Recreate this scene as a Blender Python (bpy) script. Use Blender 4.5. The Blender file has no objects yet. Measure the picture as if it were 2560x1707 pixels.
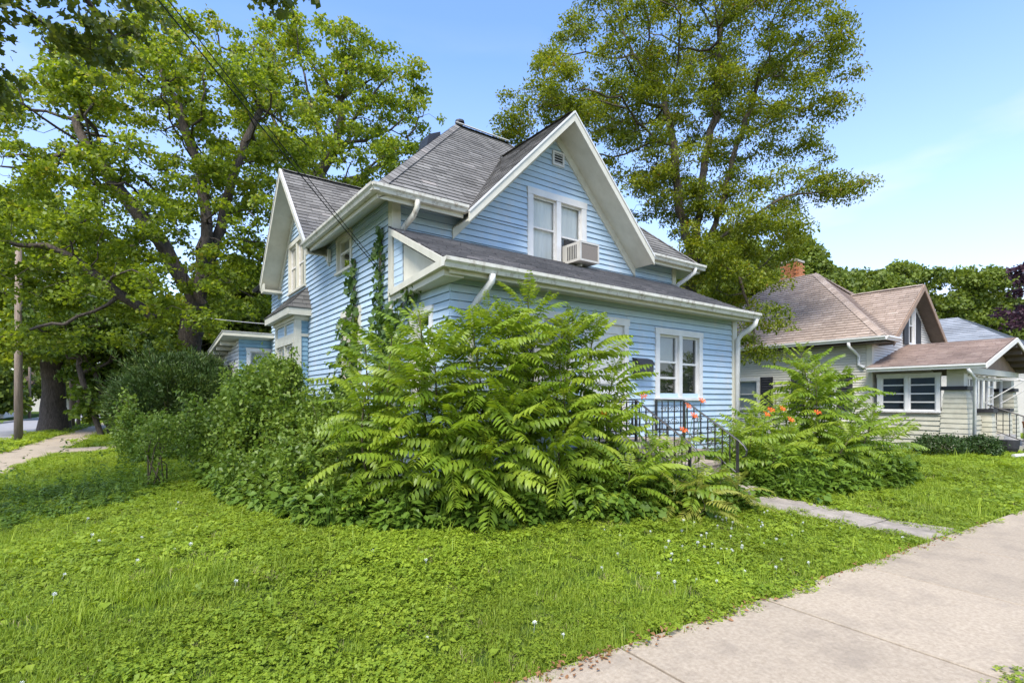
import bpy, math, random
import numpy as np
from mathutils import Vector, Matrix, Euler

# ------------------------------------------------------------------ camera, sky, sun, exposure
scene = bpy.context.scene
COL = scene.collection
EYE = 1.55
YAW = math.radians(36.282)
cam_d = bpy.data.cameras.new('camera')
cam_d.sensor_width = 36.0
cam_d.lens = 18.58
cam_d.shift_y = (1000 - 853.5) / 2560.0
cam_d.clip_start = 0.05
cam_d.clip_end = 2000
cam = bpy.data.objects.new('camera', cam_d)
cam.location = (0, 0, EYE)
cam.rotation_euler = (math.radians(90), 0, -YAW)
COL.objects.link(cam)
scene.camera = cam

SUN_DIR = Vector((-0.62, -0.50, 1.05)).normalized()      # towards the sun
SUN_EL = math.asin(SUN_DIR.z)
SUN_AZ = math.atan2(SUN_DIR.x, SUN_DIR.y)

world = bpy.data.worlds.new('World')
scene.world = world
world.use_nodes = True
wn, wl = world.node_tree.nodes, world.node_tree.links
wn.clear()
w_out = wn.new('ShaderNodeOutputWorld')
w_bg = wn.new('ShaderNodeBackground')
w_sky = wn.new('ShaderNodeTexSky')
w_sky.sky_type = 'NISHITA'
w_sky.sun_disc = False
w_sky.sun_elevation = SUN_EL
w_sky.sun_rotation = SUN_AZ
w_sky.air_density = 1.0
w_sky.dust_density = 0.6
w_sky.ozone_density = 1.0
w_bg.inputs['Strength'].default_value = 0.15
# thin high cloud: a pale veil mixed into the sky by direction, thicker towards the horizon
w_tc = wn.new('ShaderNodeTexCoord')
w_sep = wn.new('ShaderNodeSeparateXYZ')
w_map = wn.new('ShaderNodeMapping'); w_map.inputs['Scale'].default_value = (1.0, 1.0, 3.2)
w_noise = wn.new('ShaderNodeTexNoise'); w_noise.inputs['Scale'].default_value = 2.1
w_noise.inputs['Detail'].default_value = 5; w_noise.inputs['Roughness'].default_value = 0.5
w_r1 = wn.new('ShaderNodeMapRange'); w_r1.inputs[1].default_value = 0.46; w_r1.inputs[2].default_value = 0.64
w_r2 = wn.new('ShaderNodeMapRange'); w_r2.inputs[1].default_value = 0.0; w_r2.inputs[2].default_value = 0.62
w_r2.inputs[3].default_value = 1.0; w_r2.inputs[4].default_value = 0.0
w_mul = wn.new('ShaderNodeMath'); w_mul.operation = 'MULTIPLY'
w_mul2 = wn.new('ShaderNodeMath'); w_mul2.operation = 'MULTIPLY'; w_mul2.inputs[1].default_value = 0.9
w_mix = wn.new('ShaderNodeMix'); w_mix.data_type = 'RGBA'
w_mix.inputs['B'].default_value = (2.62, 2.70, 3.5, 1)
w_hsv = wn.new('ShaderNodeHueSaturation'); w_hsv.inputs['Saturation'].default_value = 1.22; w_hsv.inputs['Hue'].default_value = 0.508
wl.new(w_tc.outputs['Generated'], w_map.inputs['Vector'])
wl.new(w_map.outputs['Vector'], w_noise.inputs['Vector'])
wl.new(w_tc.outputs['Generated'], w_sep.inputs[0])
wl.new(w_noise.outputs['Fac'], w_r1.inputs[0])
wl.new(w_sep.outputs['Z'], w_r2.inputs[0])
wl.new(w_r1.outputs[0], w_mul.inputs[0]); wl.new(w_r2.outputs[0], w_mul.inputs[1])
w_veil = wn.new('ShaderNodeMapRange'); w_veil.inputs[1].default_value = 0.0; w_veil.inputs[2].default_value = 0.55
w_veil.inputs[3].default_value = 0.62; w_veil.inputs[4].default_value = 0.06
wl.new(w_sep.outputs['Z'], w_veil.inputs[0])
w_max = wn.new('ShaderNodeMath'); w_max.operation = 'MAXIMUM'
wl.new(w_mul.outputs[0], w_max.inputs[0]); wl.new(w_veil.outputs[0], w_max.inputs[1])
wl.new(w_max.outputs[0], w_mul2.inputs[0])
wl.new(w_sky.outputs['Color'], w_hsv.inputs['Color'])
wl.new(w_hsv.outputs['Color'], w_mix.inputs['A'])
wl.new(w_mul2.outputs[0], w_mix.inputs['Factor'])
wl.new(w_mix.outputs['Result'], w_bg.inputs['Color'])
wl.new(w_bg.outputs[0], w_out.inputs['Surface'])

sun_d = bpy.data.lights.new('sun', 'SUN')
sun_d.energy = 2.25
sun_d.angle = math.radians(22)
sun_d.color = (1.0, 0.955, 0.88)
sun = bpy.data.objects.new('sun', sun_d)
sun.rotation_euler = (-SUN_DIR).to_track_quat('-Z', 'Y').to_euler()
sun.location = (-20, -20, 40)
COL.objects.link(sun)

vs = scene.view_settings
vs.view_transform = 'Standard'
vs.look = 'None'
vs.exposure = 1.5
vs.gamma = 1.0
scene.cycles.max_bounces = 8
scene.cycles.transparent_max_bounces = 12
scene.cycles.use_denoising = True

R = random.Random(7)
NR = np.random.default_rng(11)

# ------------------------------------------------------------------ picture -> place (used only to look up positions)
FPX, CXP, HYP = 1321.36, 1280.0, 1000.0
FW = np.array([math.sin(YAW), math.cos(YAW)]); RT = np.array([math.cos(YAW), -math.sin(YAW)])

def ray(px, py):
    u = (px - CXP) / FPX
    d = FW + u * RT
    return np.array([d[0], d[1], (HYP - py) / FPX])
def atY(px, py, Y):
    d = ray(px, py); t = Y / d[1]
    return Vector((t * d[0], Y, EYE + t * d[2]))
def atX(px, py, X):
    d = ray(px, py); t = X / d[0]
    return Vector((X, t * d[1], EYE + t * d[2]))
def atD(px, py, t):
    d = ray(px, py)
    return Vector((t * d[0], t * d[1], EYE + t * d[2]))

SA = math.radians(4.0)
def street(x, y):                     # street frame coordinates of a point
    return (math.cos(SA) * x - math.sin(SA) * y, math.sin(SA) * x + math.cos(SA) * y)
def unstreet(a, b):
    return (math.cos(SA) * a + math.sin(SA) * b, -math.sin(SA) * a + math.cos(SA) * b)
def sstep(t):
    t = np.clip(t, 0, 1); return t * t * (3 - 2 * t)
def gz(x, y):                         # lawn height
    a, b = street(x, y)
    h = 0.22 * sstep((b - 2.5) / 2.4) * sstep((a + 2.6) / 3.0)
    return h
def gzs(x, y):
    return float(gz(np.float64(x), np.float64(y)))

# ------------------------------------------------------------------ materials
def nodes_of(name):
    m = bpy.data.materials.new(name); m.use_nodes = True
    n, l = m.node_tree.nodes, m.node_tree.links
    b = n['Principled BSDF']
    return m, n, l, b

def ramp(n, stops):
    r = n.new('ShaderNodeValToRGB')
    e = r.color_ramp.elements
    while len(e) < len(stops): e.new(0.5)
    for i, (p, c) in enumerate(stops):
        e[i].position = p; e[i].color = (*c, 1)
    return r

def pmat(name, c1, c2, scale=8.0, rough=0.7, bump=0.0, bscale=None, obj_var=0.0, stains=None, stretch=(1, 1, 1), spec=0.3, metal=0.0, detail=6, dist=0.01, amt=1.0):
    m, n, l, b = nodes_of(name)
    tc = n.new('ShaderNodeTexCoord')
    mp = n.new('ShaderNodeMapping'); mp.inputs['Scale'].default_value = stretch
    l.new(tc.outputs['Object'], mp.inputs[0])
    nz = n.new('ShaderNodeTexNoise'); nz.inputs['Scale'].default_value = scale; nz.inputs['Detail'].default_value = detail
    nz.inputs['Roughness'].default_value = 0.65
    l.new(mp.outputs[0], nz.inputs['Vector'])
    rp = ramp(n, [(0.32, c1), (0.68, c2)])
    l.new(nz.outputs['Fac'], rp.inputs[0])
    col = rp.outputs[0]
    if stains:
        sc, s0, s1, scol, sstr = stains
        n2 = n.new('ShaderNodeTexNoise'); n2.inputs['Scale'].default_value = sc; n2.inputs['Detail'].default_value = 8
        n2.inputs['Roughness'].default_value = 0.7
        l.new(mp.outputs[0], n2.inputs['Vector'])
        mr = n.new('ShaderNodeMapRange'); mr.inputs[1].default_value = s0; mr.inputs[2].default_value = s1
        mr.inputs[4].default_value = sstr
        l.new(n2.outputs['Fac'], mr.inputs[0])
        mx = n.new('ShaderNodeMix'); mx.data_type = 'RGBA'; mx.inputs['B'].default_value = (*scol, 1)
        l.new(mr.outputs[0], mx.inputs['Factor']); l.new(col, mx.inputs['A']); col = mx.outputs['Result']
    if obj_var:
        oi = n.new('ShaderNodeObjectInfo')
        mr = n.new('ShaderNodeMapRange'); mr.inputs[3].default_value = 1 - obj_var; mr.inputs[4].default_value = 1 + obj_var
        l.new(oi.outputs['Random'], mr.inputs[0])
        hs = n.new('ShaderNodeHueSaturation')
        l.new(mr.outputs[0], hs.inputs['Value']); l.new(col, hs.inputs['Color']); col = hs.outputs[0]
    l.new(col, b.inputs['Base Color'])
    b.inputs['Roughness'].default_value = rough
    b.inputs['Specular IOR Level'].default_value = spec
    b.inputs['Metallic'].default_value = metal
    if bump:
        nb = n.new('ShaderNodeTexNoise'); nb.inputs['Scale'].default_value = bscale or scale * 4; nb.inputs['Detail'].default_value = 5
        l.new(mp.outputs[0], nb.inputs['Vector'])
        bp = n.new('ShaderNodeBump'); bp.inputs['Strength'].default_value = bump; bp.inputs['Distance'].default_value = dist
        l.new(nb.outputs['Fac'], bp.inputs['Height']); l.new(bp.outputs[0], b.inputs['Normal'])
    return m

def leafmat(name, stops, trans=0.35, rough=0.5, patch=None, spec=0.35, objrand=0.0):
    """foliage: colour by the per-leaf attribute v, part of the light passes through the blade"""
    m, n, l, b = nodes_of(name)
    at = n.new('ShaderNodeAttribute'); at.attribute_name = 'v'
    fac = at.outputs['Fac']
    if objrand:
        oi = n.new('ShaderNodeObjectInfo')
        mx = n.new('ShaderNodeMix'); mx.data_type = 'FLOAT'; mx.inputs[0].default_value = objrand
        l.new(fac, mx.inputs[2]); l.new(oi.outputs['Random'], mx.inputs[3]); fac = mx.outputs[0]
    rp = ramp(n, stops); l.new(fac, rp.inputs[0])
    col = rp.outputs[0]
    if patch:
        sc, lo, hi = patch
        ge = n.new('ShaderNodeNewGeometry')
        nz = n.new('ShaderNodeTexNoise'); nz.inputs['Scale'].default_value = sc; nz.inputs['Detail'].default_value = 4
        l.new(ge.outputs['Position'], nz.inputs['Vector'])
        mr = n.new('ShaderNodeMapRange'); mr.inputs[1].default_value = 0.3; mr.inputs[2].default_value = 0.7
        mr.inputs[3].default_value = lo; mr.inputs[4].default_value = hi
        l.new(nz.outputs['Fac'], mr.inputs[0])
        hs = n.new('ShaderNodeHueSaturation'); l.new(mr.outputs[0], hs.inputs['Value']); l.new(col, hs.inputs['Color'])
        col = hs.outputs[0]
    l.new(col, b.inputs['Base Color'])
    b.inputs['Roughness'].default_value = rough
    b.inputs['Specular IOR Level'].default_value = spec
    tr = n.new('ShaderNodeBsdfTranslucent')
    hs2 = n.new('ShaderNodeHueSaturation'); hs2.inputs['Value'].default_value = 1.5; hs2.inputs['Saturation'].default_value = 1.05
    hs2.inputs['Hue'].default_value = 0.49
    l.new(col, hs2.inputs['Color']); l.new(hs2.outputs[0], tr.inputs['Color'])
    ms = n.new('ShaderNodeMixShader'); ms.inputs[0].default_value = trans
    l.new(b.outputs[0], ms.inputs[1]); l.new(tr.outputs[0], ms.inputs[2])
    l.new(ms.outputs[0], n['Material Output'].inputs['Surface'])
    return m

def shinglemat(name, stops, rough=0.9):
    m, n, l, b = nodes_of(name)
    at = n.new('ShaderNodeAttribute'); at.attribute_name = 'v'
    rp = ramp(n, stops); l.new(at.outputs['Fac'], rp.inputs[0])
    tc = n.new('ShaderNodeTexCoord')
    nz = n.new('ShaderNodeTexNoise'); nz.inputs['Scale'].default_value = 160; nz.inputs['Detail'].default_value = 3
    l.new(tc.outputs['Object'], nz.inputs['Vector'])
    n2 = n.new('ShaderNodeTexNoise'); n2.inputs['Scale'].default_value = 0.9; n2.inputs['Detail'].default_value = 6
    l.new(tc.outputs['Object'], n2.inputs['Vector'])
    ad = n.new('ShaderNodeMath'); ad.operation = 'ADD'; l.new(nz.outputs['Fac'], ad.inputs[0]); l.new(n2.outputs['Fac'], ad.inputs[1])
    mr = n.new('ShaderNodeMapRange'); mr.inputs[1].default_value = 0.6; mr.inputs[2].default_value = 1.4
    mr.inputs[3].default_value = 0.72; mr.inputs[4].default_value = 1.3
    l.new(ad.outputs[0], mr.inputs[0])
    hs = n.new('ShaderNodeHueSaturation'); l.new(mr.outputs[0], hs.inputs['Value']); l.new(rp.outputs[0], hs.inputs['Color'])
    l.new(hs.outputs[0], b.inputs['Base Color'])
    b.inputs['Roughness'].default_value = rough; b.inputs['Specular IOR Level'].default_value = 0.2
    bp = n.new('ShaderNodeBump'); bp.inputs['Strength'].default_value = 0.5; bp.inputs['Distance'].default_value = 0.004
    l.new(nz.outputs['Fac'], bp.inputs['Height']); l.new(bp.outputs[0], b.inputs['Normal'])
    return m

def glassmat(name, tint=(0.9, 0.93, 0.93), refl=0.03, rough=0.02):
    m, n, l, b = nodes_of(name)
    n.remove(b)
    tr = n.new('ShaderNodeBsdfTransparent'); tr.inputs[0].default_value = (*tint, 1)
    gl = n.new('ShaderNodeBsdfGlossy'); gl.inputs['Roughness'].default_value = rough
    lw = n.new('ShaderNodeLayerWeight'); lw.inputs[0].default_value = 0.12
    ad = n.new('ShaderNodeMath'); ad.operation = 'ADD'; ad.use_clamp = True; ad.inputs[1].default_value = refl
    l.new(lw.outputs['Fresnel'], ad.inputs[0])
    tc = n.new('ShaderNodeTexCoord'); nz = n.new('ShaderNodeTexNoise'); nz.inputs['Scale'].default_value = 2.2
    l.new(tc.outputs['Object'], nz.inputs['Vector'])
    bp = n.new('ShaderNodeBump'); bp.inputs['Strength'].default_value = 0.12; bp.inputs['Distance'].default_value = 0.05
    l.new(nz.outputs['Fac'], bp.inputs['Height']); l.new(bp.outputs[0], gl.inputs['Normal'])
    ms = n.new('ShaderNodeMixShader'); l.new(ad.outputs[0], ms.inputs[0])
    l.new(tr.outputs[0], ms.inputs[1]); l.new(gl.outputs[0], ms.inputs[2])
    l.new(ms.outputs[0], n['Material Output'].inputs['Surface'])
    return m

M = {}
M['siding'] = pmat('blue_siding', (0.37, 0.475, 0.56), (0.42, 0.53, 0.61), 3.0, 0.55, 0.15, 60, 0.06, (4.0, 0.52, 0.74, (0.50, 0.52, 0.52), 0.8), (1, 1, 0.45), dist=0.003)
M['siding_side'] = M['siding']
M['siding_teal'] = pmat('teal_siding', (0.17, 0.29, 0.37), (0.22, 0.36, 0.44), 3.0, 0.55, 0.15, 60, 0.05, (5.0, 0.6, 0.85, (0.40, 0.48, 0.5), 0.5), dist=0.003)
M['trim'] = pmat('cream_trim', (0.49, 0.465, 0.37), (0.59, 0.565, 0.465), 4.0, 0.5, 0.1, 50, 0.02, (9.0, 0.60, 0.80, (0.33, 0.30, 0.24), 0.6), (1, 1, 0.5), dist=0.003)
M['gutter'] = pmat('painted_gutter', (0.48, 0.455, 0.375), (0.58, 0.56, 0.48), 5.0, 0.4, 0.0, 50, 0, (12.0, 0.52, 0.68, (0.20, 0.15, 0.10), 0.85), (1, 1, 0.5))
M['white'] = pmat('white_paint', (0.56, 0.545, 0.51), (0.65, 0.635, 0.60), 5.0, 0.45, 0.05, 50, 0.02, (11, 0.62, 0.85, (0.45, 0.42, 0.36), 0.5), dist=0.003)
M['sash'] = pmat('worn_sash', (0.50, 0.47, 0.42), (0.66, 0.64, 0.60), 12.0, 0.6, 0.1, 50)
M['glass'] = glassmat('window_glass')
M['glass_dark'] = glassmat('dark_window_glass', (0.75, 0.8, 0.8), 0.12)
M['curtain'] = pmat('pale_curtain', (0.64, 0.60, 0.52), (0.76, 0.72, 0.64), 6.0, 0.9, 0.5, 9, 0, None, (1, 1, 0.15), dist=0.05)
M['blind_and_reflection'] = pmat('grey_blind_and_reflection', (0.36, 0.35, 0.33), (0.44, 0.43, 0.41), 3.0, 0.9)  # for blinds, and for reflected grey put in as colour behind porch glass
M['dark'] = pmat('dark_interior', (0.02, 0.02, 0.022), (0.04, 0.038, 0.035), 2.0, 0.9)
M['screen'] = pmat('rusty_screen', (0.10, 0.075, 0.06), (0.14, 0.11, 0.09), 20, 0.9)
M['shingle'] = shinglemat('grey_shingle', [(0.0, (0.098, 0.093, 0.084)), (0.45, (0.158, 0.150, 0.137)), (0.8, (0.218, 0.207, 0.188)), (1.0, (0.26, 0.225, 0.20))])
M['shingle_old'] = shinglemat('worn_shingle', [(0.0, (0.13, 0.12, 0.115)), (0.5, (0.20, 0.185, 0.175)), (1.0, (0.29, 0.26, 0.24))])
M['shingle_brown'] = shinglemat('brown_shingle', [(0.0, (0.255, 0.195, 0.155)), (0.5, (0.345, 0.27, 0.215)), (1.0, (0.43, 0.35, 0.285))])
M['shingle_rust'] = shinglemat('rust_shingle', [(0.0, (0.20, 0.145, 0.12)), (0.5, (0.29, 0.215, 0.175)), (1.0, (0.38, 0.30, 0.245))])
M['shingle_pale'] = shinglemat('pale_grey_shingle', [(0.0, (0.17, 0.18, 0.19)), (0.5, (0.25, 0.265, 0.28)), (1.0, (0.34, 0.35, 0.36))])
M['roofbase'] = pmat('roof_felt', (0.045, 0.043, 0.042), (0.06, 0.058, 0.056), 20, 0.95)
M['roofbase_b'] = pmat('roof_felt_brown', (0.12, 0.085, 0.065), (0.15, 0.105, 0.08), 20, 0.95)
M['black'] = pmat('black_iron', (0.012, 0.012, 0.013), (0.03, 0.028, 0.026), 30, 0.45, 0.2, 90, 0, (18, 0.62, 0.75, (0.10, 0.045, 0.02), 0.5), spec=0.5, dist=0.002)
M['blackpl'] = pmat('black_plastic', (0.015, 0.015, 0.016), (0.025, 0.025, 0.026), 10, 0.4, spec=0.5)
M['metal_ac'] = pmat('beige_metal', (0.42, 0.40, 0.35), (0.51, 0.49, 0.44), 5, 0.45, 0, 0, 0, (9, 0.6, 0.8, (0.3, 0.25, 0.2), 0.6))
M['grille'] = pmat('grey_grille', (0.15, 0.125, 0.10), (0.22, 0.19, 0.16), 90, 0.7, 0.6, 120, dist=0.004)
M['concrete'] = pmat('pavement_concrete', (0.30, 0.24, 0.168), (0.43, 0.355, 0.258), 38, 0.88, 0.5, 170, 0.06, (2.4, 0.48, 0.80, (0.20, 0.165, 0.125), 0.8), spec=0.25, dist=0.004, detail=10)
def add_cracks(m, scale, col=(0.10, 0.085, 0.065)):
    n, l = m.node_tree.nodes, m.node_tree.links; b = n['Principled BSDF']
    src = b.inputs['Base Color'].links[0].from_socket
    tc = n.new('ShaderNodeTexCoord'); nz = n.new('ShaderNodeTexNoise'); nz.inputs['Scale'].default_value = 3.0; nz.inputs['Detail'].default_value = 6
    l.new(tc.outputs['Object'], nz.inputs['Vector'])
    mxv = n.new('ShaderNodeMix'); mxv.data_type = 'VECTOR'; mxv.inputs[0].default_value = 0.16
    l.new(tc.outputs['Object'], mxv.inputs[4]); l.new(nz.outputs['Color'], mxv.inputs[5])
    vo = n.new('ShaderNodeTexVoronoi'); vo.feature = 'DISTANCE_TO_EDGE'; vo.inputs['Scale'].default_value = scale
    l.new(mxv.outputs[1], vo.inputs['Vector'])
    r1 = n.new('ShaderNodeMapRange'); r1.inputs[1].default_value = 0.002; r1.inputs[2].default_value = 0.007; r1.inputs[3].default_value = 1; r1.inputs[4].default_value = 0
    l.new(vo.outputs['Distance'], r1.inputs[0])
    n2 = n.new('ShaderNodeTexNoise'); n2.inputs['Scale'].default_value = 0.9; l.new(tc.outputs['Object'], n2.inputs['Vector'])
    r2 = n.new('ShaderNodeMapRange'); r2.inputs[1].default_value = 0.60; r2.inputs[2].default_value = 0.66; l.new(n2.outputs['Fac'], r2.inputs[0])
    mu = n.new('ShaderNodeMath'); mu.operation = 'MULTIPLY'; l.new(r1.outputs[0], mu.inputs[0]); l.new(r2.outputs[0], mu.inputs[1])
    # small dark pits and pebbles
    n3 = n.new('ShaderNodeTexNoise'); n3.inputs['Scale'].default_value = 120; n3.inputs['Detail'].default_value = 2; l.new(tc.outputs['Object'], n3.inputs['Vector'])
    r3 = n.new('ShaderNodeMapRange'); r3.inputs[1].default_value = 0.66; r3.inputs[2].default_value = 0.74; r3.inputs[4].default_value = 0.55; l.new(n3.outputs['Fac'], r3.inputs[0])
    mxx = n.new('ShaderNodeMath'); mxx.operation = 'MAXIMUM'; l.new(mu.outputs[0], mxx.inputs[0]); l.new(r3.outputs[0], mxx.inputs[1])
    mx = n.new('ShaderNodeMix'); mx.data_type = 'RGBA'; mx.inputs['B'].default_value = (*col, 1)
    l.new(mxx.outputs[0], mx.inputs['Factor']); l.new(src, mx.inputs['A']); l.new(mx.outputs['Result'], b.inputs['Base Color'])
add_cracks(M['concrete'], 0.7)
M['concrete_old'] = pmat('old_concrete', (0.21, 0.18, 0.145), (0.36, 0.31, 0.25), 5.0, 0.9, 0.6, 60, 0.05, (4, 0.5, 0.7, (0.13, 0.12, 0.09), 0.7), dist=0.01)
M['stepstone'] = pmat('step_concrete', (0.22, 0.17, 0.13), (0.42, 0.37, 0.30), 9, 0.9, 0.6, 60, dist=0.01)
M['asphalt'] = pmat('street_asphalt', (0.24, 0.23, 0.22), (0.30, 0.29, 0.28), 3, 0.9, 0.3, 120)
M['kerb'] = pmat('kerb_concrete', (0.30, 0.28, 0.25), (0.38, 0.36, 0.32), 4, 0.9, 0.3, 60)
M['soil'] = pmat('lawn_soil', (0.035, 0.06, 0.012), (0.075, 0.12, 0.018), 1.4, 1.0, 0.6, 25, 0, (7, 0.5, 0.75, (0.06, 0.045, 0.02), 0.6), spec=0.05, dist=0.03)
M['pole'] = pmat('weathered_pole', (0.16, 0.12, 0.09), (0.30, 0.24, 0.19), 4, 0.9, 0.6, 14, 0, None, (6, 6, 0.4), dist=0.02)
M['bark'] = pmat('maple_bark', (0.045, 0.036, 0.03), (0.13, 0.105, 0.085), 5, 0.95, 0.9, 16, 0, None, (5, 5, 0.9), dist=0.03)
M['bark_locust'] = pmat('locust_bark', (0.055, 0.042, 0.03), (0.15, 0.12, 0.085), 5, 0.95, 0.9, 16, 0, None, (5, 5, 0.9), dist=0.03)
M['stem'] = pmat('sumac_stem', (0.06, 0.045, 0.025), (0.12, 0.10, 0.05), 20, 0.8)
M['wire'] = pmat('black_cable', (0.008, 0.008, 0.008), (0.014, 0.014, 0.014), 5, 0.6)
M['wire_grey'] = pmat('grey_cable', (0.42, 0.42, 0.43), (0.52, 0.52, 0.53), 5, 0.5)
M['tan'] = pmat('sage_siding', (0.50, 0.475, 0.39), (0.57, 0.54, 0.45), 3, 0.6, 0.1, 40)
M['tan_pale'] = pmat('pale_siding', (0.55, 0.52, 0.46), (0.62, 0.59, 0.53), 3, 0.6, 0.1, 40)
M['tanshingle'] = pmat('olive_wall_shingle', (0.36, 0.34, 0.26), (0.46, 0.44, 0.345), 5, 0.8, 0.2, 30, 0.06)
M['brick'] = pmat('orange_brick', (0.42, 0.155, 0.065), (0.52, 0.22, 0.10), 9, 0.9, 0.3, 60, 0.1)
M['mortar'] = pmat('mortar', (0.40, 0.36, 0.30), (0.46, 0.42, 0.36), 20, 0.95)
M['shutter'] = pmat('black_shutter', (0.02, 0.02, 0.022), (0.035, 0.034, 0.036), 10, 0.6)
M['brownboard'] = pmat('brown_board', (0.22, 0.15, 0.105), (0.30, 0.21, 0.15), 3, 0.8)
M['rafter'] = pmat('dark_board', (0.09, 0.075, 0.06), (0.14, 0.115, 0.09), 3, 0.8)  # darker brown than the rake boards: soffits, porch sill, rafter tails
M['terracotta'] = pmat('terracotta', (0.30, 0.12, 0.06), (0.38, 0.17, 0.09), 8, 0.8)
M['blue_item'] = pmat('blue_fabric', (0.08, 0.20, 0.38), (0.12, 0.27, 0.46), 8, 0.8)
M['dryleaf'] = leafmat('dry_leaf', [(0.0, (0.16, 0.06, 0.025)), (0.5, (0.27, 0.14, 0.06)), (1.0, (0.40, 0.27, 0.14))], 0.1, 0.7)
M['orange'] = leafmat('daylily_orange', [(0.0, (0.60, 0.085, 0.01)), (1.0, (0.78, 0.20, 0.03))], 0.3, 0.5)
M['white_fl'] = leafmat('white_petals', [(0.0, (0.65, 0.66, 0.62)), (1.0, (0.78, 0.78, 0.76))], 0.2, 0.6)
# foliage
M['maple'] = leafmat('maple_leaf', [(0.0, (0.100, 0.150, 0.013)), (0.5, (0.185, 0.250, 0.020)), (0.85, (0.265, 0.320, 0.030)), (1.0, (0.32, 0.29, 0.045))], 0.5, 0.5)
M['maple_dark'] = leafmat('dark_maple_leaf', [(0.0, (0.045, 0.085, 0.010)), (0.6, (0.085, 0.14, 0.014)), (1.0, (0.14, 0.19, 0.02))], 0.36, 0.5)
M['near_leaf'] = leafmat('street_tree_leaf', [(0.0, (0.055, 0.085, 0.010)), (1.0, (0.14, 0.17, 0.02))], 0.4, 0.5)
M['locust'] = leafmat('locust_leaf', [(0.0, (0.080, 0.115, 0.010)), (0.5, (0.165, 0.205, 0.014)), (0.92, (0.26, 0.275, 0.022)), (1.0, (0.22, 0.15, 0.025))], 0.44, 0.5)
M['oak'] = leafmat('background_leaf', [(0.0, (0.07, 0.105, 0.012)), (0.6, (0.14, 0.185, 0.02)), (1.0, (0.20, 0.25, 0.03))], 0.32, 0.55)
M['purple'] = leafmat('purple_leaf', [(0.0, (0.025, 0.012, 0.018)), (1.0, (0.075, 0.03, 0.04))], 0.25, 0.5)
M['sumac'] = leafmat('sumac_leaf', [(0.0, (0.105, 0.180, 0.014)), (0.5, (0.185, 0.270, 0.022)), (1.0, (0.33, 0.40, 0.045))], 0.40, 0.42, None, 0.45, 0.6)
M['fern'] = leafmat('yellow_fern', [(0.0, (0.18, 0.22, 0.025)), (1.0, (0.32, 0.31, 0.06))], 0.35, 0.5, None, 0.3, 0.5)
M['shrub'] = leafmat('shrub_leaf', [(0.0, (0.085, 0.145, 0.018)), (0.6, (0.155, 0.23, 0.028)), (1.0, (0.25, 0.33, 0.05))], 0.38, 0.45)
M['yew'] = leafmat('yew_needle', [(0.0, (0.026, 0.055, 0.010)), (0.6, (0.055, 0.10, 0.016)), (1.0, (0.12, 0.165, 0.025))], 0.2, 0.5)
M['box'] = leafmat('boxwood_leaf', [(0.0, (0.018, 0.042, 0.008)), (1.0, (0.055, 0.10, 0.018))], 0.2, 0.5)
M['vine'] = leafmat('vine_leaf', [(0.0, (0.035, 0.075, 0.010)), (0.6, (0.065, 0.12, 0.015)), (1.0, (0.12, 0.19, 0.026))], 0.28, 0.42, None, 0.45, 0.6)
M['weed'] = leafmat('weed_leaf', [(0.0, (0.060, 0.120, 0.014)), (0.6, (0.115, 0.19, 0.022)), (1.0, (0.18, 0.26, 0.034))], 0.34, 0.45, (0.8, 0.85, 1.15), 0.35, 0.4)
M['lily'] = leafmat('lily_leaf', [(0.0, (0.075, 0.14, 0.012)), (1.0, (0.16, 0.23, 0.025))], 0.35, 0.4)
M['lawn'] = leafmat('lawn_leaf', [(0.0, (0.130, 0.205, 0.019)), (0.5, (0.225, 0.310, 0.026)), (0.9, (0.31, 0.385, 0.036)), (1.0, (0.36, 0.36, 0.08))], 0.36, 0.5, (0.55, 0.80, 1.18), 0.25, 0.45)

M['straw'] = leafmat('dry_straw', [(0.0, (0.20, 0.17, 0.06)), (1.0, (0.36, 0.32, 0.14))], 0.3, 0.6)

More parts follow.
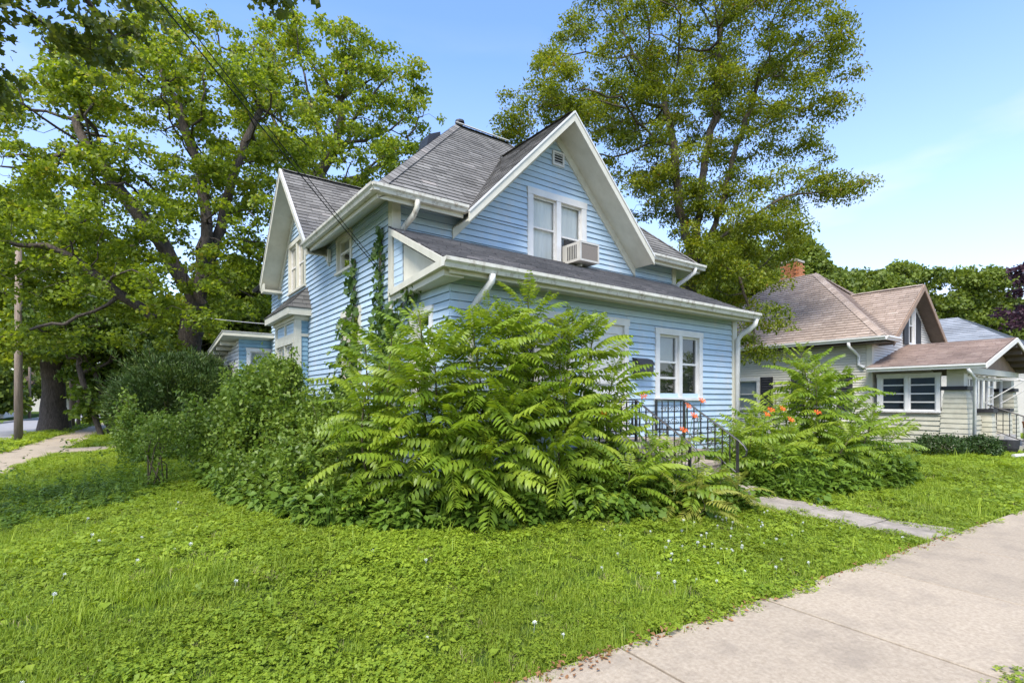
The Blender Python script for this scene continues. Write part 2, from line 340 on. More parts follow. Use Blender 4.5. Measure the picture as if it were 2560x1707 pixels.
# ------------------------------------------------------------------ mesh helpers
class MB:
    def __init__(s): s.v = []; s.f = []; s.c = []
    def add(s, vs_, fs_, c=0.5):
        o = len(s.v); s.v += [tuple(p) for p in vs_]
        for f in fs_: s.f.append(tuple(i + o for i in f)); s.c.append(c)
        return s
    def box(s, x0, x1, y0, y1, z0, z1, c=0.5):
        return s.add([(x0, y0, z0), (x1, y0, z0), (x1, y1, z0), (x0, y1, z0), (x0, y0, z1), (x1, y0, z1), (x1, y1, z1), (x0, y1, z1)],
                     [(0, 3, 2, 1), (4, 5, 6, 7), (0, 1, 5, 4), (1, 2, 6, 5), (2, 3, 7, 6), (3, 0, 4, 7)], c)
    def plank(s, p0, p1, w, t, c=0.5):
        p0, p1, w, t = Vector(p0), Vector(p1), Vector(w), Vector(t)
        vs_ = [p0, p1, p1 + w, p0 + w, p0 + t, p1 + t, p1 + w + t, p0 + w + t]
        return s.add(vs_, [(0, 3, 2, 1), (4, 5, 6, 7), (0, 1, 5, 4), (1, 2, 6, 5), (2, 3, 7, 6), (3, 0, 4, 7)], c)
    def prism(s, poly, e, c=0.5):
        n = len(poly); e = Vector(e)
        a = [Vector(p) for p in poly]; b = [p + e for p in a]
        return s.add(a + b, [tuple(range(n))[::-1], tuple(range(n, 2 * n))] + [(i, (i + 1) % n, n + (i + 1) % n, n + i) for i in range(n)], c)
    def tube(s, pts, rad, n=8, c=0.5, caps=True, flat=1.0):
        pts = [Vector(p) for p in pts]
        if not hasattr(rad, '__len__'): rad = [rad] * len(pts)
        rings = []; up = None
        for i, p in enumerate(pts):
            d = (pts[min(i + 1, len(pts) - 1)] - pts[max(i - 1, 0)])
            d = d.normalized() if d.length > 1e-9 else Vector((0, 0, 1))
            if up is None:
                up = Vector((0, 0, 1)) if abs(d.z) < 0.9 else Vector((1, 0, 0))
            a = d.cross(up)
            if a.length < 1e-6: a = d.cross(Vector((0, 1, 0)))
            a.normalize(); b = a.cross(d).normalized(); up = b
            rings.append([p + (a * math.cos(2 * math.pi * k / n) + b * math.sin(2 * math.pi * k / n) * flat) * rad[i] for k in range(n)])
        vs_ = [q for r in rings for q in r]; fs_ = []
        for i in range(len(rings) - 1):
            for k in range(n):
                fs_.append((i * n + k, i * n + (k + 1) % n, (i + 1) * n + (k + 1) % n, (i + 1) * n + k))
        if caps:
            fs_.append(tuple(range(n))[::-1]); fs_.append(tuple((len(rings) - 1) * n + k for k in range(n)))
        return s.add(vs_, fs_, c)
    def mesh(s, name, mat, smooth=False, attr=False):
        me = bpy.data.meshes.new(name)
        me.from_pydata(s.v, [], s.f)
        if attr:
            a = me.attributes.new('v', 'FLOAT', 'FACE'); a.data.foreach_set('value', s.c)
        if smooth: me.polygons.foreach_set('use_smooth', [True] * len(me.polygons))
        if mat: me.materials.append(mat)
        me.update()
        return me

def link(name, data, parent=None, loc=None):
    o = bpy.data.objects.new(name, data); COL.objects.link(o)
    if parent is not None: o.parent = parent
    if loc is not None: o.location = loc
    return o
def tag(o, label=None, cat=None, group=None, kind=None):
    if label: o['label'] = label
    if cat: o['category'] = cat
    if group: o['group'] = group
    if kind: o['kind'] = kind
    return o
def thing(name, loc, label, cat, group=None):
    o = link(name, None); o.location = loc; o.empty_display_size = 0.2
    return tag(o, label, cat, group)
def part(name, mb, mat, root, smooth=False, attr=False, kind=None, label=None):
    """mesh given in world coordinates under an Empty (or under a part whose mesh is in world coordinates)"""
    o = link(name, mb.mesh(name, mat, smooth, attr), root)
    if root is not None:
        w = Vector((0, 0, 0)); p = root
        while p is not None: w += p.location; p = p.parent
        o.location = -w
    if kind: o['kind'] = kind
    if label: o['label'] = label
    return o
def solo(name, mb, mat, loc, label=None, cat=None, group=None, kind=None, smooth=False, attr=False):
    """a thing that is one mesh; built in world coordinates, origin moved to loc"""
    l = Vector(loc); mb.v = [tuple(Vector(p) - l) for p in mb.v]
    o = link(name, mb.mesh(name, mat, smooth, attr), None, l)
    return tag(o, label, cat, group, kind)

def npmesh(name, V, F, mat, v=None, smooth=False):
    V = np.asarray(V, np.float32); F = np.asarray(F, np.int32); k = F.shape[1]
    me = bpy.data.meshes.new(name)
    me.vertices.add(len(V)); me.vertices.foreach_set('co', V.ravel())
    me.loops.add(F.size); me.loops.foreach_set('vertex_index', F.ravel())
    me.polygons.add(len(F)); me.polygons.foreach_set('loop_start', np.arange(0, F.size, k, dtype=np.int32))
    if smooth: me.polygons.foreach_set('use_smooth', np.ones(len(F), bool))
    me.update(calc_edges=True)
    if v is not None:
        a = me.attributes.new('v', 'FLOAT', 'POINT'); a.data.foreach_set('value', np.asarray(v, np.float32))
    me.materials.append(mat)
    return me

def clip(poly, a, b, c):
    """keep a*x + b*y <= c"""
    out = []
    for i in range(len(poly)):
        p, q = poly[i], poly[(i + 1) % len(poly)]
        dp, dq = a * p[0] + b * p[1] - c, a * q[0] + b * q[1] - c
        if dp <= 1e-9: out.append(p)
        if (dp < -1e-9 and dq > 1e-9) or (dp > 1e-9 and dq < -1e-9):
            t = dp / (dp - dq); out.append((p[0] + t * (q[0] - p[0]), p[1] + t * (q[1] - p[1])))
    return out
def area(poly):
    return abs(sum(poly[i][0] * poly[(i + 1) % len(poly)][1] - poly[(i + 1) % len(poly)][0] * poly[i][1] for i in range(len(poly)))) / 2

def clapboards(poly, org, sdir, nrm, e, holes, root, wall_name, mat, joined=False, zoff=0.0, split=3.2, back=True, bname='clapboard', proud=0.022, gap=0.006):
    """poly: convex outline in (s, z); boards are wedges, each an object under the wall"""
    org, sdir, nrm = Vector(org), Vector(sdir), Vector(nrm)
    P = lambda s, z, o: org + sdir * s + Vector((0, 0, z)) + nrm * o
    w = MB(); w.prism([P(s, z, -0.13) for s, z in poly], nrm * (-0.05))
    wall = part(wall_name, w, mat if not isinstance(mat, tuple) else mat[0], root)
    allb = MB()
    zs = [p[1] for p in poly]; z = min(zs) + zoff
    while z < max(zs):
        band = clip(clip(poly, 0, -1, -(z + gap)), 0, 1, z + e * 1.0)
        if len(band) >= 3 and area(band) > 2e-4:
            s0, s1 = min(p[0] for p in band), max(p[0] for p in band)
            cuts = [(s0, s1)]
            for (h0, h1, k0, k1) in holes:
                if k0 <= z + e / 2 <= k1:
                    nc = []
                    for a, b in cuts:
                        if h1 <= a or h0 >= b: nc.append((a, b)); continue
                        if h0 > a: nc.append((a, h0))
                        if h1 < b: nc.append((h1, b))
                    cuts = nc
            segs = []
            for a, b in cuts:
                if not joined and b - a > split * 1.2 and R.random() < 0.75:
                    m_ = a + (b - a) * R.uniform(0.3, 0.7); segs += [(a, m_ - 0.0015), (m_ + 0.0015, b)]
                else: segs.append((a, b))
            for a, b in segs:
                pl = clip(clip(band, -1, 0, -a), 1, 0, b)
                if len(pl) < 3 or area(pl) < 1e-4: continue
                j = R.uniform(-0.002, 0.002)
                fr = [P(s, zz, 0.004 + proud * (1 - (zz - z) / e) + j) for s, zz in pl]
                bk = [P(s, zz, -0.003) for s, zz in pl]
                n = len(pl)
                mb = allb if joined else MB()
                mb.add(fr + bk, [tuple(range(n)), tuple(range(n, 2 * n))[::-1]] + [(i, n + i, n + (i + 1) % n, (i + 1) % n) for i in range(n)], R.random())
                if not joined: part(bname, mb, mat, wall)
        z += e
    if joined: part(bname, allb, mat, wall, kind='stuff')
    return wall

def shingles(polys, root, name, mat, base_mat, e=0.125, tab=(0.16, 0.34), thick=0.07, lift=0.011):
    """roof part (boards and felt) with courses of shingle tabs on it"""
    base = MB(); sh = MB()
    for poly in polys:
        P = [Vector(p) for p in poly]
        n = (P[1] - P[0]).cross(P[2] - P[0]).normalized()
        if n.z < 0: n = -n; P = P[::-1]
        base.prism(P, -n * thick)
        u = Vector((0, 0, 1)).cross(n)
        u = u.normalized() if u.length > 1e-6 else Vector((1, 0, 0))
        v = n.cross(u)
        o = P[0]
        q = [((p - o).dot(u), (p - o).dot(v)) for p in P]
        v0, v1 = min(p[1] for p in q), max(p[1] for p in q)
        k = 0; z = v0
        while z < v1 - 0.005:
            band = clip(clip(q, 0, -1, -z), 0, 1, z + e)
            if len(band) >= 3:
                a, b = min(p[0] for p in band), max(p[0] for p in band)
                x = a - R.uniform(0, tab[1])
                while x < b:
                    wd = R.uniform(*tab)
                    pl = clip(clip(band, -1, 0, -x), 1, 0, x + wd - 0.006)
                    x += wd
                    if len(pl) < 3 or area(pl) < 2e-4: continue
                    j = R.uniform(0, 0.005)
                    top = [o + u * s + v * t + n * (0.003 + (lift + j) * (1 - (t - z) / e)) for s, t in pl]
                    m_ = len(pl)
                    lo = [o + u * s + v * t - n * 0.002 for s, t in pl]
                    fs = [tuple(range(m_))]
                    for i in range(m_):
                        s0_, s1_ = pl[i], pl[(i + 1) % m_]
                        if (s0_[1] + s1_[1]) / 2 < z + 0.5 * e: fs.append((i, m_ + i, m_ + (i + 1) % m_, (i + 1) % m_))
                    sh.add(top + lo, fs, min(1, max(0, R.gauss(0.45, 0.15))))
            z += e; k += 1
    roof = part(name, base, base_mat, root)
    part('shingle_courses', sh, mat, roof, attr=True, kind='stuff')
    return roof

def window(root, org, sdir, nrm, s0, s1, z0, z1, mull=(), rails=(), casing=0.10, casmat='white', inner='curtain', sashmat='sash', glass='glass', sill=True, depth=0.05, name='window', inner_rows=None, halfbars=()):
    """casing proud of the wall, sashes set back, panes, and what hangs behind them; s along sdir, holes left in the siding"""
    org, sdir, nrm = Vector(org), Vector(sdir), Vector(nrm)
    P = lambda s, z, o: org + sdir * s + Vector((0, 0, z)) + nrm * o
    def bar(mb, a, b, c, d, o0, o1): mb.plank(P(a, c, o0), P(b, c, o0), nrm * (o1 - o0), Vector((0, 0, d - c)))
    c = MB(); w = casing
    bar(c, s0, s0 + w, z0, z1 - w, -0.05, 0.038); bar(c, s1 - w, s1, z0, z1 - w, -0.05, 0.038)
    bar(c, s0 - 0.012, s1 + 0.012, z1 - w, z1, -0.05, 0.044)
    if sill: bar(c, s0 - 0.02, s1 + 0.02, z0 - 0.035, z0 + 0.012, -0.05, 0.07)
    for m_ in mull: bar(c, m_ - w * 0.45, m_ + w * 0.45, z0 + 0.012, z1 - w, -0.05, 0.036)
    win = part(name, c, M[casmat], root)
    edges = [s0 + w] + [q for m_ in mull for q in (m_ - w * 0.45, m_ + w * 0.45)] + [s1 - w]
    zb, zt = z0 + 0.012, z1 - w
    for i in range(0, len(edges), 2):
        a, b = edges[i], edges[i + 1]
        rr = rails[i // 2] if rails else [(zb + zt) / 2]
        sa = MB(); sw = 0.035
        bar(sa, a, a + sw, zb, zt, -0.045, -0.012); bar(sa, b - sw, b, zb, zt, -0.045, -0.012)
        bar(sa, a + sw, b - sw, zb, zb + sw, -0.045, -0.013); bar(sa, a + sw, b - sw, zt - sw, zt, -0.045, -0.013)
        for r in rr: bar(sa, a + sw, b - sw, r - 0.017, r + 0.017, -0.045, -0.011)
        sash = part('sash', sa, M[sashmat], win)
        zz = [zb + sw] + list(rr) + [zt - sw]
        for j in range(len(zz) - 1):
            g = MB(); g.add([P(a + sw, zz[j], -0.032), P(b - sw, zz[j], -0.032), P(b - sw, zz[j + 1], -0.032), P(a + sw, zz[j + 1], -0.032)], [(0, 1, 2, 3)])
            part('pane', g, M[glass], win)
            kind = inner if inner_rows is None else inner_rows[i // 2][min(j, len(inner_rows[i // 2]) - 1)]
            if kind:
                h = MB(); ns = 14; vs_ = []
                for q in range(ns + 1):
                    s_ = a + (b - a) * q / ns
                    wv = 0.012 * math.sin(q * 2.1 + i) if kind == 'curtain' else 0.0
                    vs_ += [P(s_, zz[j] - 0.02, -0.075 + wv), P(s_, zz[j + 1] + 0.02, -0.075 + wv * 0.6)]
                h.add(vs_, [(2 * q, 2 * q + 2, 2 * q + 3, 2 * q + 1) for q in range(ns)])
                part({'curtain': 'curtain', 'blind_and_reflection': 'blind_and_reflection', 'dark': 'dark_interior', 'screen': 'insect_screen'}[kind], h, M[kind], win, smooth=(kind == 'curtain'))
    return win

def scatter(name, pts, rots, scl, idx, protos, kind='stuff', loc=(0, 0, 0)):
    """one object of many small plants: geometry nodes place the tufts on stored points"""
    col = bpy.data.collections.new(name + '_kinds')
    for i, me in enumerate(protos):
        o = bpy.data.objects.new('%s_%02d' % (name, i), me); col.objects.link(o)
    me = bpy.data.meshes.new(name)
    me.vertices.add(len(pts)); me.vertices.foreach_set('co', np.asarray(pts, np.float32).ravel())
    a = me.attributes.new('rot', 'FLOAT_VECTOR', 'POINT'); a.data.foreach_set('vector', np.asarray(rots, np.float32).ravel())
    a = me.attributes.new('scl', 'FLOAT', 'POINT'); a.data.foreach_set('value', np.asarray(scl, np.float32))
    a = me.attributes.new('idx', 'INT', 'POINT'); a.data.foreach_set('value', np.asarray(idx, np.int32))
    o = link(name, me); o['kind'] = kind
    ng = bpy.data.node_groups.new(name, 'GeometryNodeTree')
    ng.interface.new_socket('Geometry', in_out='INPUT', socket_type='NodeSocketGeometry')
    ng.interface.new_socket('Geometry', in_out='OUTPUT', socket_type='NodeSocketGeometry')
    n, l = ng.nodes, ng.links
    gi, go = n.new('NodeGroupInput'), n.new('NodeGroupOutput')
    ci = n.new('GeometryNodeCollectionInfo'); ci.inputs['Collection'].default_value = col
    ci.inputs['Separate Children'].default_value = True; ci.inputs['Reset Children'].default_value = True
    ip = n.new('GeometryNodeInstanceOnPoints'); ip.inputs['Pick Instance'].default_value = True
    def na(nm, ty):
        q = n.new('GeometryNodeInputNamedAttribute'); q.data_type = ty; q.inputs['Name'].default_value = nm
        return [s for s in q.outputs if s.enabled and s.name == 'Attribute'][0]
    l.new(gi.outputs[0], ip.inputs['Points']); l.new(ci.outputs[0], ip.inputs['Instance'])
    l.new(na('idx', 'INT'), ip.inputs['Instance Index']); l.new(na('rot', 'FLOAT_VECTOR'), ip.inputs['Rotation'])
    l.new(na('scl', 'FLOAT'), ip.inputs['Scale']); l.new(ip.outputs[0], go.inputs[0])
    md = o.modifiers.new('scatter', 'NODES'); md.node_group = ng
    return o

# ------------------------------------------------------------------ ground, pavements, street
FRONT_FAR, FRONT_NEAR = 2.42, 0.92          # front pavement in the street frame
SIDE_R, SIDE_L = -3.05, -4.35
KERB = -5.85
PATH = [(7.22, 1.95), (8.02, 1.90), (7.36, 3.85), (6.55, 3.90)]     # front walk outline
def in_poly(x, y, poly):
    r = np.zeros(np.shape(x), bool); n = len(poly)
    for i in range(n):
        (x0, y0), (x1, y1) = poly[i], poly[(i + 1) % n]
        c = ((y0 > y) != (y1 > y)) & (x < (x1 - x0) * (y - y0) / (y1 - y0 + 1e-12) + x0)
        r ^= c
    return r
def paved(x, y, m=0.0):
    a, b = street(x, y)
    p = (b > FRONT_NEAR + m) & (b < FRONT_FAR - m) & (a > -9)
    p |= (a > SIDE_L + m) & (a < SIDE_R - m)
    p |= (a < KERB + 0.15 - m) & (a > -10.6)
    p |= (b > 20.0 + m) & (b < 21.6 - m) & (a > SIDE_R - 0.1) & (a < 0.6)
    c = np.mean(PATH, 0)
    sh = [tuple(c + (np.array(q) - c) * (1 - m * 2)) for q in PATH]
    p |= in_poly(x, y, sh)
    return p

xs = np.concatenate([np.linspace(-400, -14, 18), np.arange(-13, 26, 0.5), np.linspace(27, 400, 18)])
ys = np.concatenate([np.linspace(-300, -8, 10), np.arange(-7, 32, 0.5), np.linspace(33, 500, 22)])
GX, GY = np.meshgrid(xs, ys)
GH = gz(GX, GY)
ga, gb = street(GX, GY)
GH = GH - 0.25 * ((ga < KERB + 0.1) & (ga > -11)) + 0.012 * np.sin(GX * 2.3) * np.cos(GY * 1.9) * (np.abs(GX) < 25)
V = np.stack([GX, GY, GH - 0.012 - 0.05 * ((gb > FRONT_NEAR + 0.2) & (gb < FRONT_FAR - 0.2))], -1).reshape(-1, 3)
nx, ny = len(xs), len(ys)
I = np.arange(nx * ny).reshape(ny, nx)
F = np.stack([I[:-1, :-1], I[:-1, 1:], I[1:, 1:], I[1:, :-1]], -1).reshape(-1, 4)
g = link('ground', npmesh('ground', V, F, M['soil'], smooth=True)); tag(g, 'weedy green lawn ground reaching back between the houses', 'lawn', kind='structure')

def slab(root, quad, z_off, mat, thick=0.09, name='slab'):
    """pavement slab with softened edges that follows the ground"""
    c = Vector((sum(q[0] for q in quad) / 4, sum(q[1] for q in quad) / 4))
    tl = R.uniform(-0.004, 0.004)
    top, rim, low = [], [], []
    for x, y in quad:
        z = gzs(x, y) + z_off + tl + R.uniform(-0.004, 0.004)
        d = (Vector((x, y)) - c); i = d * (1 - 0.005 / d.length)
        top.append((c.x + i.x, c.y + i.y, z)); rim.append((x, y, z - 0.005)); low.append((x, y, z - thick))
    mb = MB(); mb.add(top + rim + low, [(0, 1, 2, 3)] + [(4 + i, 4 + (i + 1) % 4, (i + 1) % 4, i) for i in range(4)] + [(8 + i, 8 + (i + 1) % 4, 4 + (i + 1) % 4, 4 + i) for i in range(4)])
    return part(name, mb, mat, root)

sw = link('sidewalk', None); tag(sw, 'pale concrete front pavement with scored joints', 'pavement', kind='structure')
J0 = street(2.48, 2.21)[0]
for k in range(-7, 16):
    a0 = J0 + 1.5 * k + 0.011; a1 = J0 + 1.5 * (k + 1) - 0.011
    if k == 0: pass
    slab(sw, [unstreet(a0, FRONT_NEAR), unstreet(a1, FRONT_NEAR), unstreet(a1, FRONT_FAR), unstreet(a0, FRONT_FAR)], 0.022, M['concrete'])
sw2 = link('sidewalk', None); tag(sw2, 'side pavement running beside the street past the utility pole', 'pavement', kind='structure')
for k in range(-2, 34):
    b0 = 2.6 + 1.5 * k + 0.006; b1 = b0 + 1.488
    if b1 < FRONT_FAR + 0.2 and b1 > FRONT_NEAR: continue
    slab(sw2, [unstreet(SIDE_L, b0), unstreet(SIDE_R, b0), unstreet(SIDE_R, b1), unstreet(SIDE_L, b1)], 0.022, M['concrete'])
dw = link('side_walkway', None); tag(dw, 'short concrete walk crossing the side lawn behind the shrubs', 'walkway', kind='structure')
for k in range(3):
    a0 = SIDE_R + 0.01 + k * 1.22
    slab(dw, [unstreet(a0, 20.0), unstreet(a0 + 1.2, 20.0), unstreet(a0 + 1.2, 21.6), unstreet(a0, 21.6)], 0.024, M['concrete'])
fw = link('front_walkway', None); tag(fw, 'narrow old concrete walk from the pavement to the front steps', 'walkway', kind='structure')
pa = [Vector(p) for p in PATH]
for k in range(3):
    t0, t1 = k / 3 + 0.004, (k + 1) / 3 - 0.004
    q = [pa[0].lerp(pa[3], t0), pa[1].lerp(pa[2], t0), pa[1].lerp(pa[2], t1), pa[0].lerp(pa[3], t1)]
    slab(fw, [(p.x, p.y) for p in q], 0.02, M['concrete_old'])
rd = MB(); q = [unstreet(-10.5, -40), unstreet(KERB, -40), unstreet(KERB, 160), unstreet(-10.5, 160)]
rd.prism([(x, y, -0.13) for x, y in q], (0, 0, 0.03))
solo('street', rd, M['asphalt'], (*unstreet(-8, 20), -0.13), 'grey asphalt side street beyond the big trunk', 'street', kind='structure')
for nm, a0, a1, lb in (('kerb', KERB, KERB + 0.16, 'pale concrete kerb beside the utility pole'), ('kerb', -10.66, -10.5, 'pale concrete kerb across the side street')):
    kb = MB(); q = [unstreet(a0, -40), unstreet(a1, -40), unstreet(a1, 160), unstreet(a0, 160)]
    kb.prism([(x, y, -0.12) for x, y in q], (0, 0, 0.135))
    solo(nm, kb, M['kerb'], (*unstreet(a0, 20), -0.12), lb, 'kerb', kind='structure')

# ------------------------------------------------------------------ the blue house
XS, XR, YM, YB = 3.24, 10.0, 7.45, 15.4          # side wall, right wall, main front wall, back
YP, XPR = 5.70, 9.53                             # porch front wall, porch right end
ZF = 0.45                                        # top of the foundation
house = thing('blue_house', ((XS + XR) / 2, YM, 0.2), 'weathered light blue clapboard house with steep grey gables and enclosed front porch', 'house')
HB = lambda: MB()
LX, LY, LZ = Vector((1, 0, 0)), Vector((0, 1, 0)), Vector((0, 0, 1))
FN, SN = Vector((0, -1, 0)), Vector((-1, 0, 0))

f = MB()
f.box(XS + 0.05, XR - 0.05, YM + 0.05, YB - 0.05, -0.1, ZF); f.box(XS + 0.05, XPR - 0.05, YP + 0.05, YM + 0.04, -0.1, ZF)
part('foundation', f, M['concrete_old'], house)

WT = 4.62     # top of main walls
# porch front wall
PT = 3.08
wl_, wr_ = (4.05, 5.29), (7.13, 8.44)
clapboards([(XS, ZF), (XPR, ZF), (XPR, PT), (XS, PT)], (0, YP, 0), LX, FN, 0.1015,
           [(wl_[0] + .05, wl_[1] - .05, 1.63, 2.74), (wr_[0] + .05, wr_[1] - .05, 1.63, 2.70), (5.50, 6.42, 0.9, 2.78)], house, 'porch_wall', M['siding'])
# porch side wall (same plane as the main side wall)
clapboards([(YP + 0.0, ZF), (YM - 0.07, ZF), (YM - 0.07, PT), (YP + 0.0, PT)], (XS, 0, 0), LY, SN, 0.1015, [(6.17, 6.75, 1.55, 2.70)], house, 'porch_wall', M['siding'])
# main front wall above the porch roof, with the gable
GXC, GAP = 6.45, 6.67
clapboards([(XS + 0.06, 3.95), (XR, 3.95), (XR, WT), (XS + 0.06, WT)], (0, YM, 0), LX, FN, 0.104, [(5.85, 7.19, 4.1, 5.3)], house, 'wall', M['siding'])
clapboards([(4.68, WT), (8.22, WT), (GXC, WT + 1.77)], (0, YM, 0), LX, FN, 0.104, [(5.85, 7.19, 4.1, 5.29)], house, 'gable_wall', M['siding'], zoff=0.006)
# main side wall
clapboards([(YM + 0.06, ZF), (YB, ZF), (YB, WT), (YM + 0.06, WT)], (XS, 0, 0), LY, SN, 0.1015,
           [(8.74, 9.61, 1.75, 3.08), (9.18, 9.90, 3.93, 4.6), (12.1, 13.46, 4.12, 5.2), (11.9, 13.6, 0.45, 3.4)], house, 'wall', M['siding'])
SYC, SAP = 12.45, 6.65
clapboards([(10.74, WT), (14.16, WT), (SYC, WT + 1.76)], (XS, 0, 0), LY, SN, 0.1015, [(12.1, 13.46, 4.12, 5.2)], house, 'gable_wall', M['siding'], zoff=0.007)
w = MB(); w.box(XR - 0.06, XR, YM + 0.01, YB - 0.01, ZF, WT); w.box(XPR - 0.06, XPR - 0.004, YP + 0.01, YM - 0.01, ZF, PT); w.box(XS + .06, XR - .07, YB - 0.06, YB, ZF, WT)
part('wall', w, M['siding'], house)

# corner boards
def cboard(x0, x1, y0, y1, z0, z1, mat='trim'):
    b = MB(); b.box(x0, x1, y0, y1, z0, z1); part('corner_board', b, M[mat], house)
cboard(XS - 0.035, XS + 0.10, YM - 0.085, YM + 0.07, 3.20, WT - 0.02)
cboard(XS - 0.034, XS + 0.05, YM - 0.07, YM + 0.068, ZF, 3.19)
cboard(XPR - 0.12, XPR + 0.03, YP - 0.035, YP + 0.08, ZF, PT - 0.02)
cboard(XR - 0.10, XR + 0.03, YM - 0.035, YM + 0.08, 3.95, WT)

# main roof: a steep hip cut off by a flat deck
xl, xr, yf, ze, zt = 2.84, 10.42, 7.05, 4.55, 7.575
dx0, dx1, dy0, dy1 = 5.865, 7.25, 10.075, 12.9
yb_ = 15.925
vx0, vx1 = 4.36, 8.54
shingles([[(xl, yf, ze), (vx0, yf, ze), (GXC, yf + 2.1, 6.65), (GXC, dy0, zt), (dx0, dy0, zt)],
          [(vx1, yf, ze), (xr, yf, ze), (dx1, dy0, zt), (GXC, dy0, zt), (GXC, yf + 2.1, 6.65)],
          [(xl, yf, ze), (dx0, dy0, zt), (dx0, SYC, zt), (4.94, SYC, 6.65), (xl, 10.45, ze)],
          [(xl, 14.45, ze), (4.94, SYC, 6.65), (dx0, SYC, zt), (dx0, dy1, zt), (xl, yb_, ze)],
          [(xr, yf, ze), (xr, yb_, ze), (dx1, dy1, zt), (dx1, dy0, zt)],
          [(xl, yb_, ze), (dx0, dy1, zt), (dx1, dy1, zt), (xr, yb_, ze)],
          [(dx0, dy0, zt), (dx1, dy0, zt), (dx1, dy1, zt), (dx0, dy1, zt)]], house, 'roof', M['shingle'], M['roofbase'])
# cap shingles on the hip and ridge
cap = MB()
def caps(a, b, wdt=0.11):
    a, b = Vector(a), Vector(b); d = (b - a); n = int(d.length / 0.14); d.normalize()
    s = d.cross(LZ).normalized()
    for i in range(n):
        p = a + (b - a) * (i / n); q = a + (b - a) * ((i + 1.15) / n)
        lift = LZ * R.uniform(0.028, 0.034)
        dn = LZ * (-0.075 if abs(d.z) > 0.1 else -0.06)
        cap.add([p + lift, q + lift * 0.75, q + s * wdt + dn + lift, p + s * wdt + dn + lift * 1.3, q - s * wdt + dn + lift, p - s * wdt + dn + lift * 1.3],
                [(0, 3, 2, 1), (0, 1, 4, 5)], min(1, max(0, R.gauss(0.5, 0.2))))
caps((xl + .03, yf + .03, ze + .03), (dx0, dy0, zt)); caps((dx0, dy0, zt), (dx1, dy0, zt)); caps((dx1, dy0, zt), (xr, yf, ze))
part('ridge_caps', cap, M['shingle'], house, attr=True, kind='stuff')
rt_ = MB(); rt_.box(dx0 - 0.02, dx1 + 0.02, dy0 - 0.07, dy0 - 0.03, zt + 0.035, zt + 0.05); part('ridge_flashing', rt_, M['white'], house)

# front gable roof
gy0 = 6.93
sl = (GAP - 4.47) / (GXC - 4.28)
ly = 2.1
shingles([[(4.28, gy0, 4.47), (GXC, gy0, GAP), (GXC, yf + 2.12, GAP), (4.36, yf, 4.55)]], house, 'gable_roof', M['shingle'], M['roofbase'])
shingles([[(8.62, gy0, 4.47), (GXC, gy0, GAP), (GXC, yf + 2.12, GAP), (8.54, yf, 4.55)]], house, 'gable_roof', M['shingle'], M['roofbase'])
# side gable roof
gx0 = 2.80
shingles([[(gx0, 10.40, 4.50), (gx0, SYC, SAP), (4.96, SYC, SAP), (2.86, 10.45, 4.55)]], house, 'gable_roof', M['shingle'], M['roofbase'])
shingles([[(gx0, 14.5, 4.50), (gx0, SYC, SAP), (4.96, SYC, SAP), (2.86, 14.45, 4.55)]], house, 'gable_roof', M['shingle'], M['roofbase'])
cap = MB(); caps((gx0 + .02, SYC, SAP), (4.9, SYC, SAP), 0.1); caps((GXC, gy0 + .02, GAP), (GXC, yf + 2.05, GAP), 0.1)
part('ridge_caps', cap, M['shingle'], house, attr=True, kind='stuff')

# gable trim: rake boards, soffits, friezes
def gable_trim(p_e, p_a, inw, out, soff_d):
    """p_e: eave end, p_a: apex (outer roof edge line); inw: unit towards the wall; out: overhang"""
    p_e, p_a, inw = Vector(p_e), Vector(p_a), Vector(inw)
    dn = Vector((0, 0, -1))
    t = MB(); t.plank(p_e - inw * 0.03 + dn * 0.012, p_a - inw * 0.03 + dn * 0.012, inw * 0.03, dn * 0.155); part('rake_board', t, M['trim'], house)
    t = MB(); t.plank(p_e - inw * 0.045 + LZ * 0.012, p_a - inw * 0.045 + LZ * 0.012, inw * 0.05, dn * 0.035); part('drip_edge', t, M['white'], house)
    t = MB(); t.plank(p_e + dn * 0.125 + inw * 0.001, p_a + dn * 0.125 + inw * 0.001, inw * (out - 0.004), dn * 0.02); part('soffit', t, M['trim'], house)
    t = MB(); t.plank(p_e + dn * 0.147 + inw * (out - 0.05), p_a + dn * 0.147 + inw * (out - 0.05), inw * 0.045, dn * 0.17); part('frieze_board', t, M['trim'], house)
OH = YM - gy0
gable_trim((4.26, gy0, 4.45), (GXC, gy0, GAP), (0, 1, 0), OH, 1)
gable_trim((8.64, gy0, 4.45), (GXC, gy0, GAP), (0, 1, 0), OH, 1)
OS = XS - gx0
gable_trim((gx0, 10.36, 4.46), (gx0, SYC, SAP), (1, 0, 0), OS, 1)
gable_trim((gx0, 14.54, 4.46), (gx0, SYC, SAP), (1, 0, 0), OS, 1)
t = MB(); t.box(gx0 - 0.01, XS, 14.2, 14.52, 4.24, 4.30); t.box(gx0 - 0.012, gx0 + 0.02, 14.2, 14.53, 4.30, 4.44); part('eave_return', t, M['trim'], house)

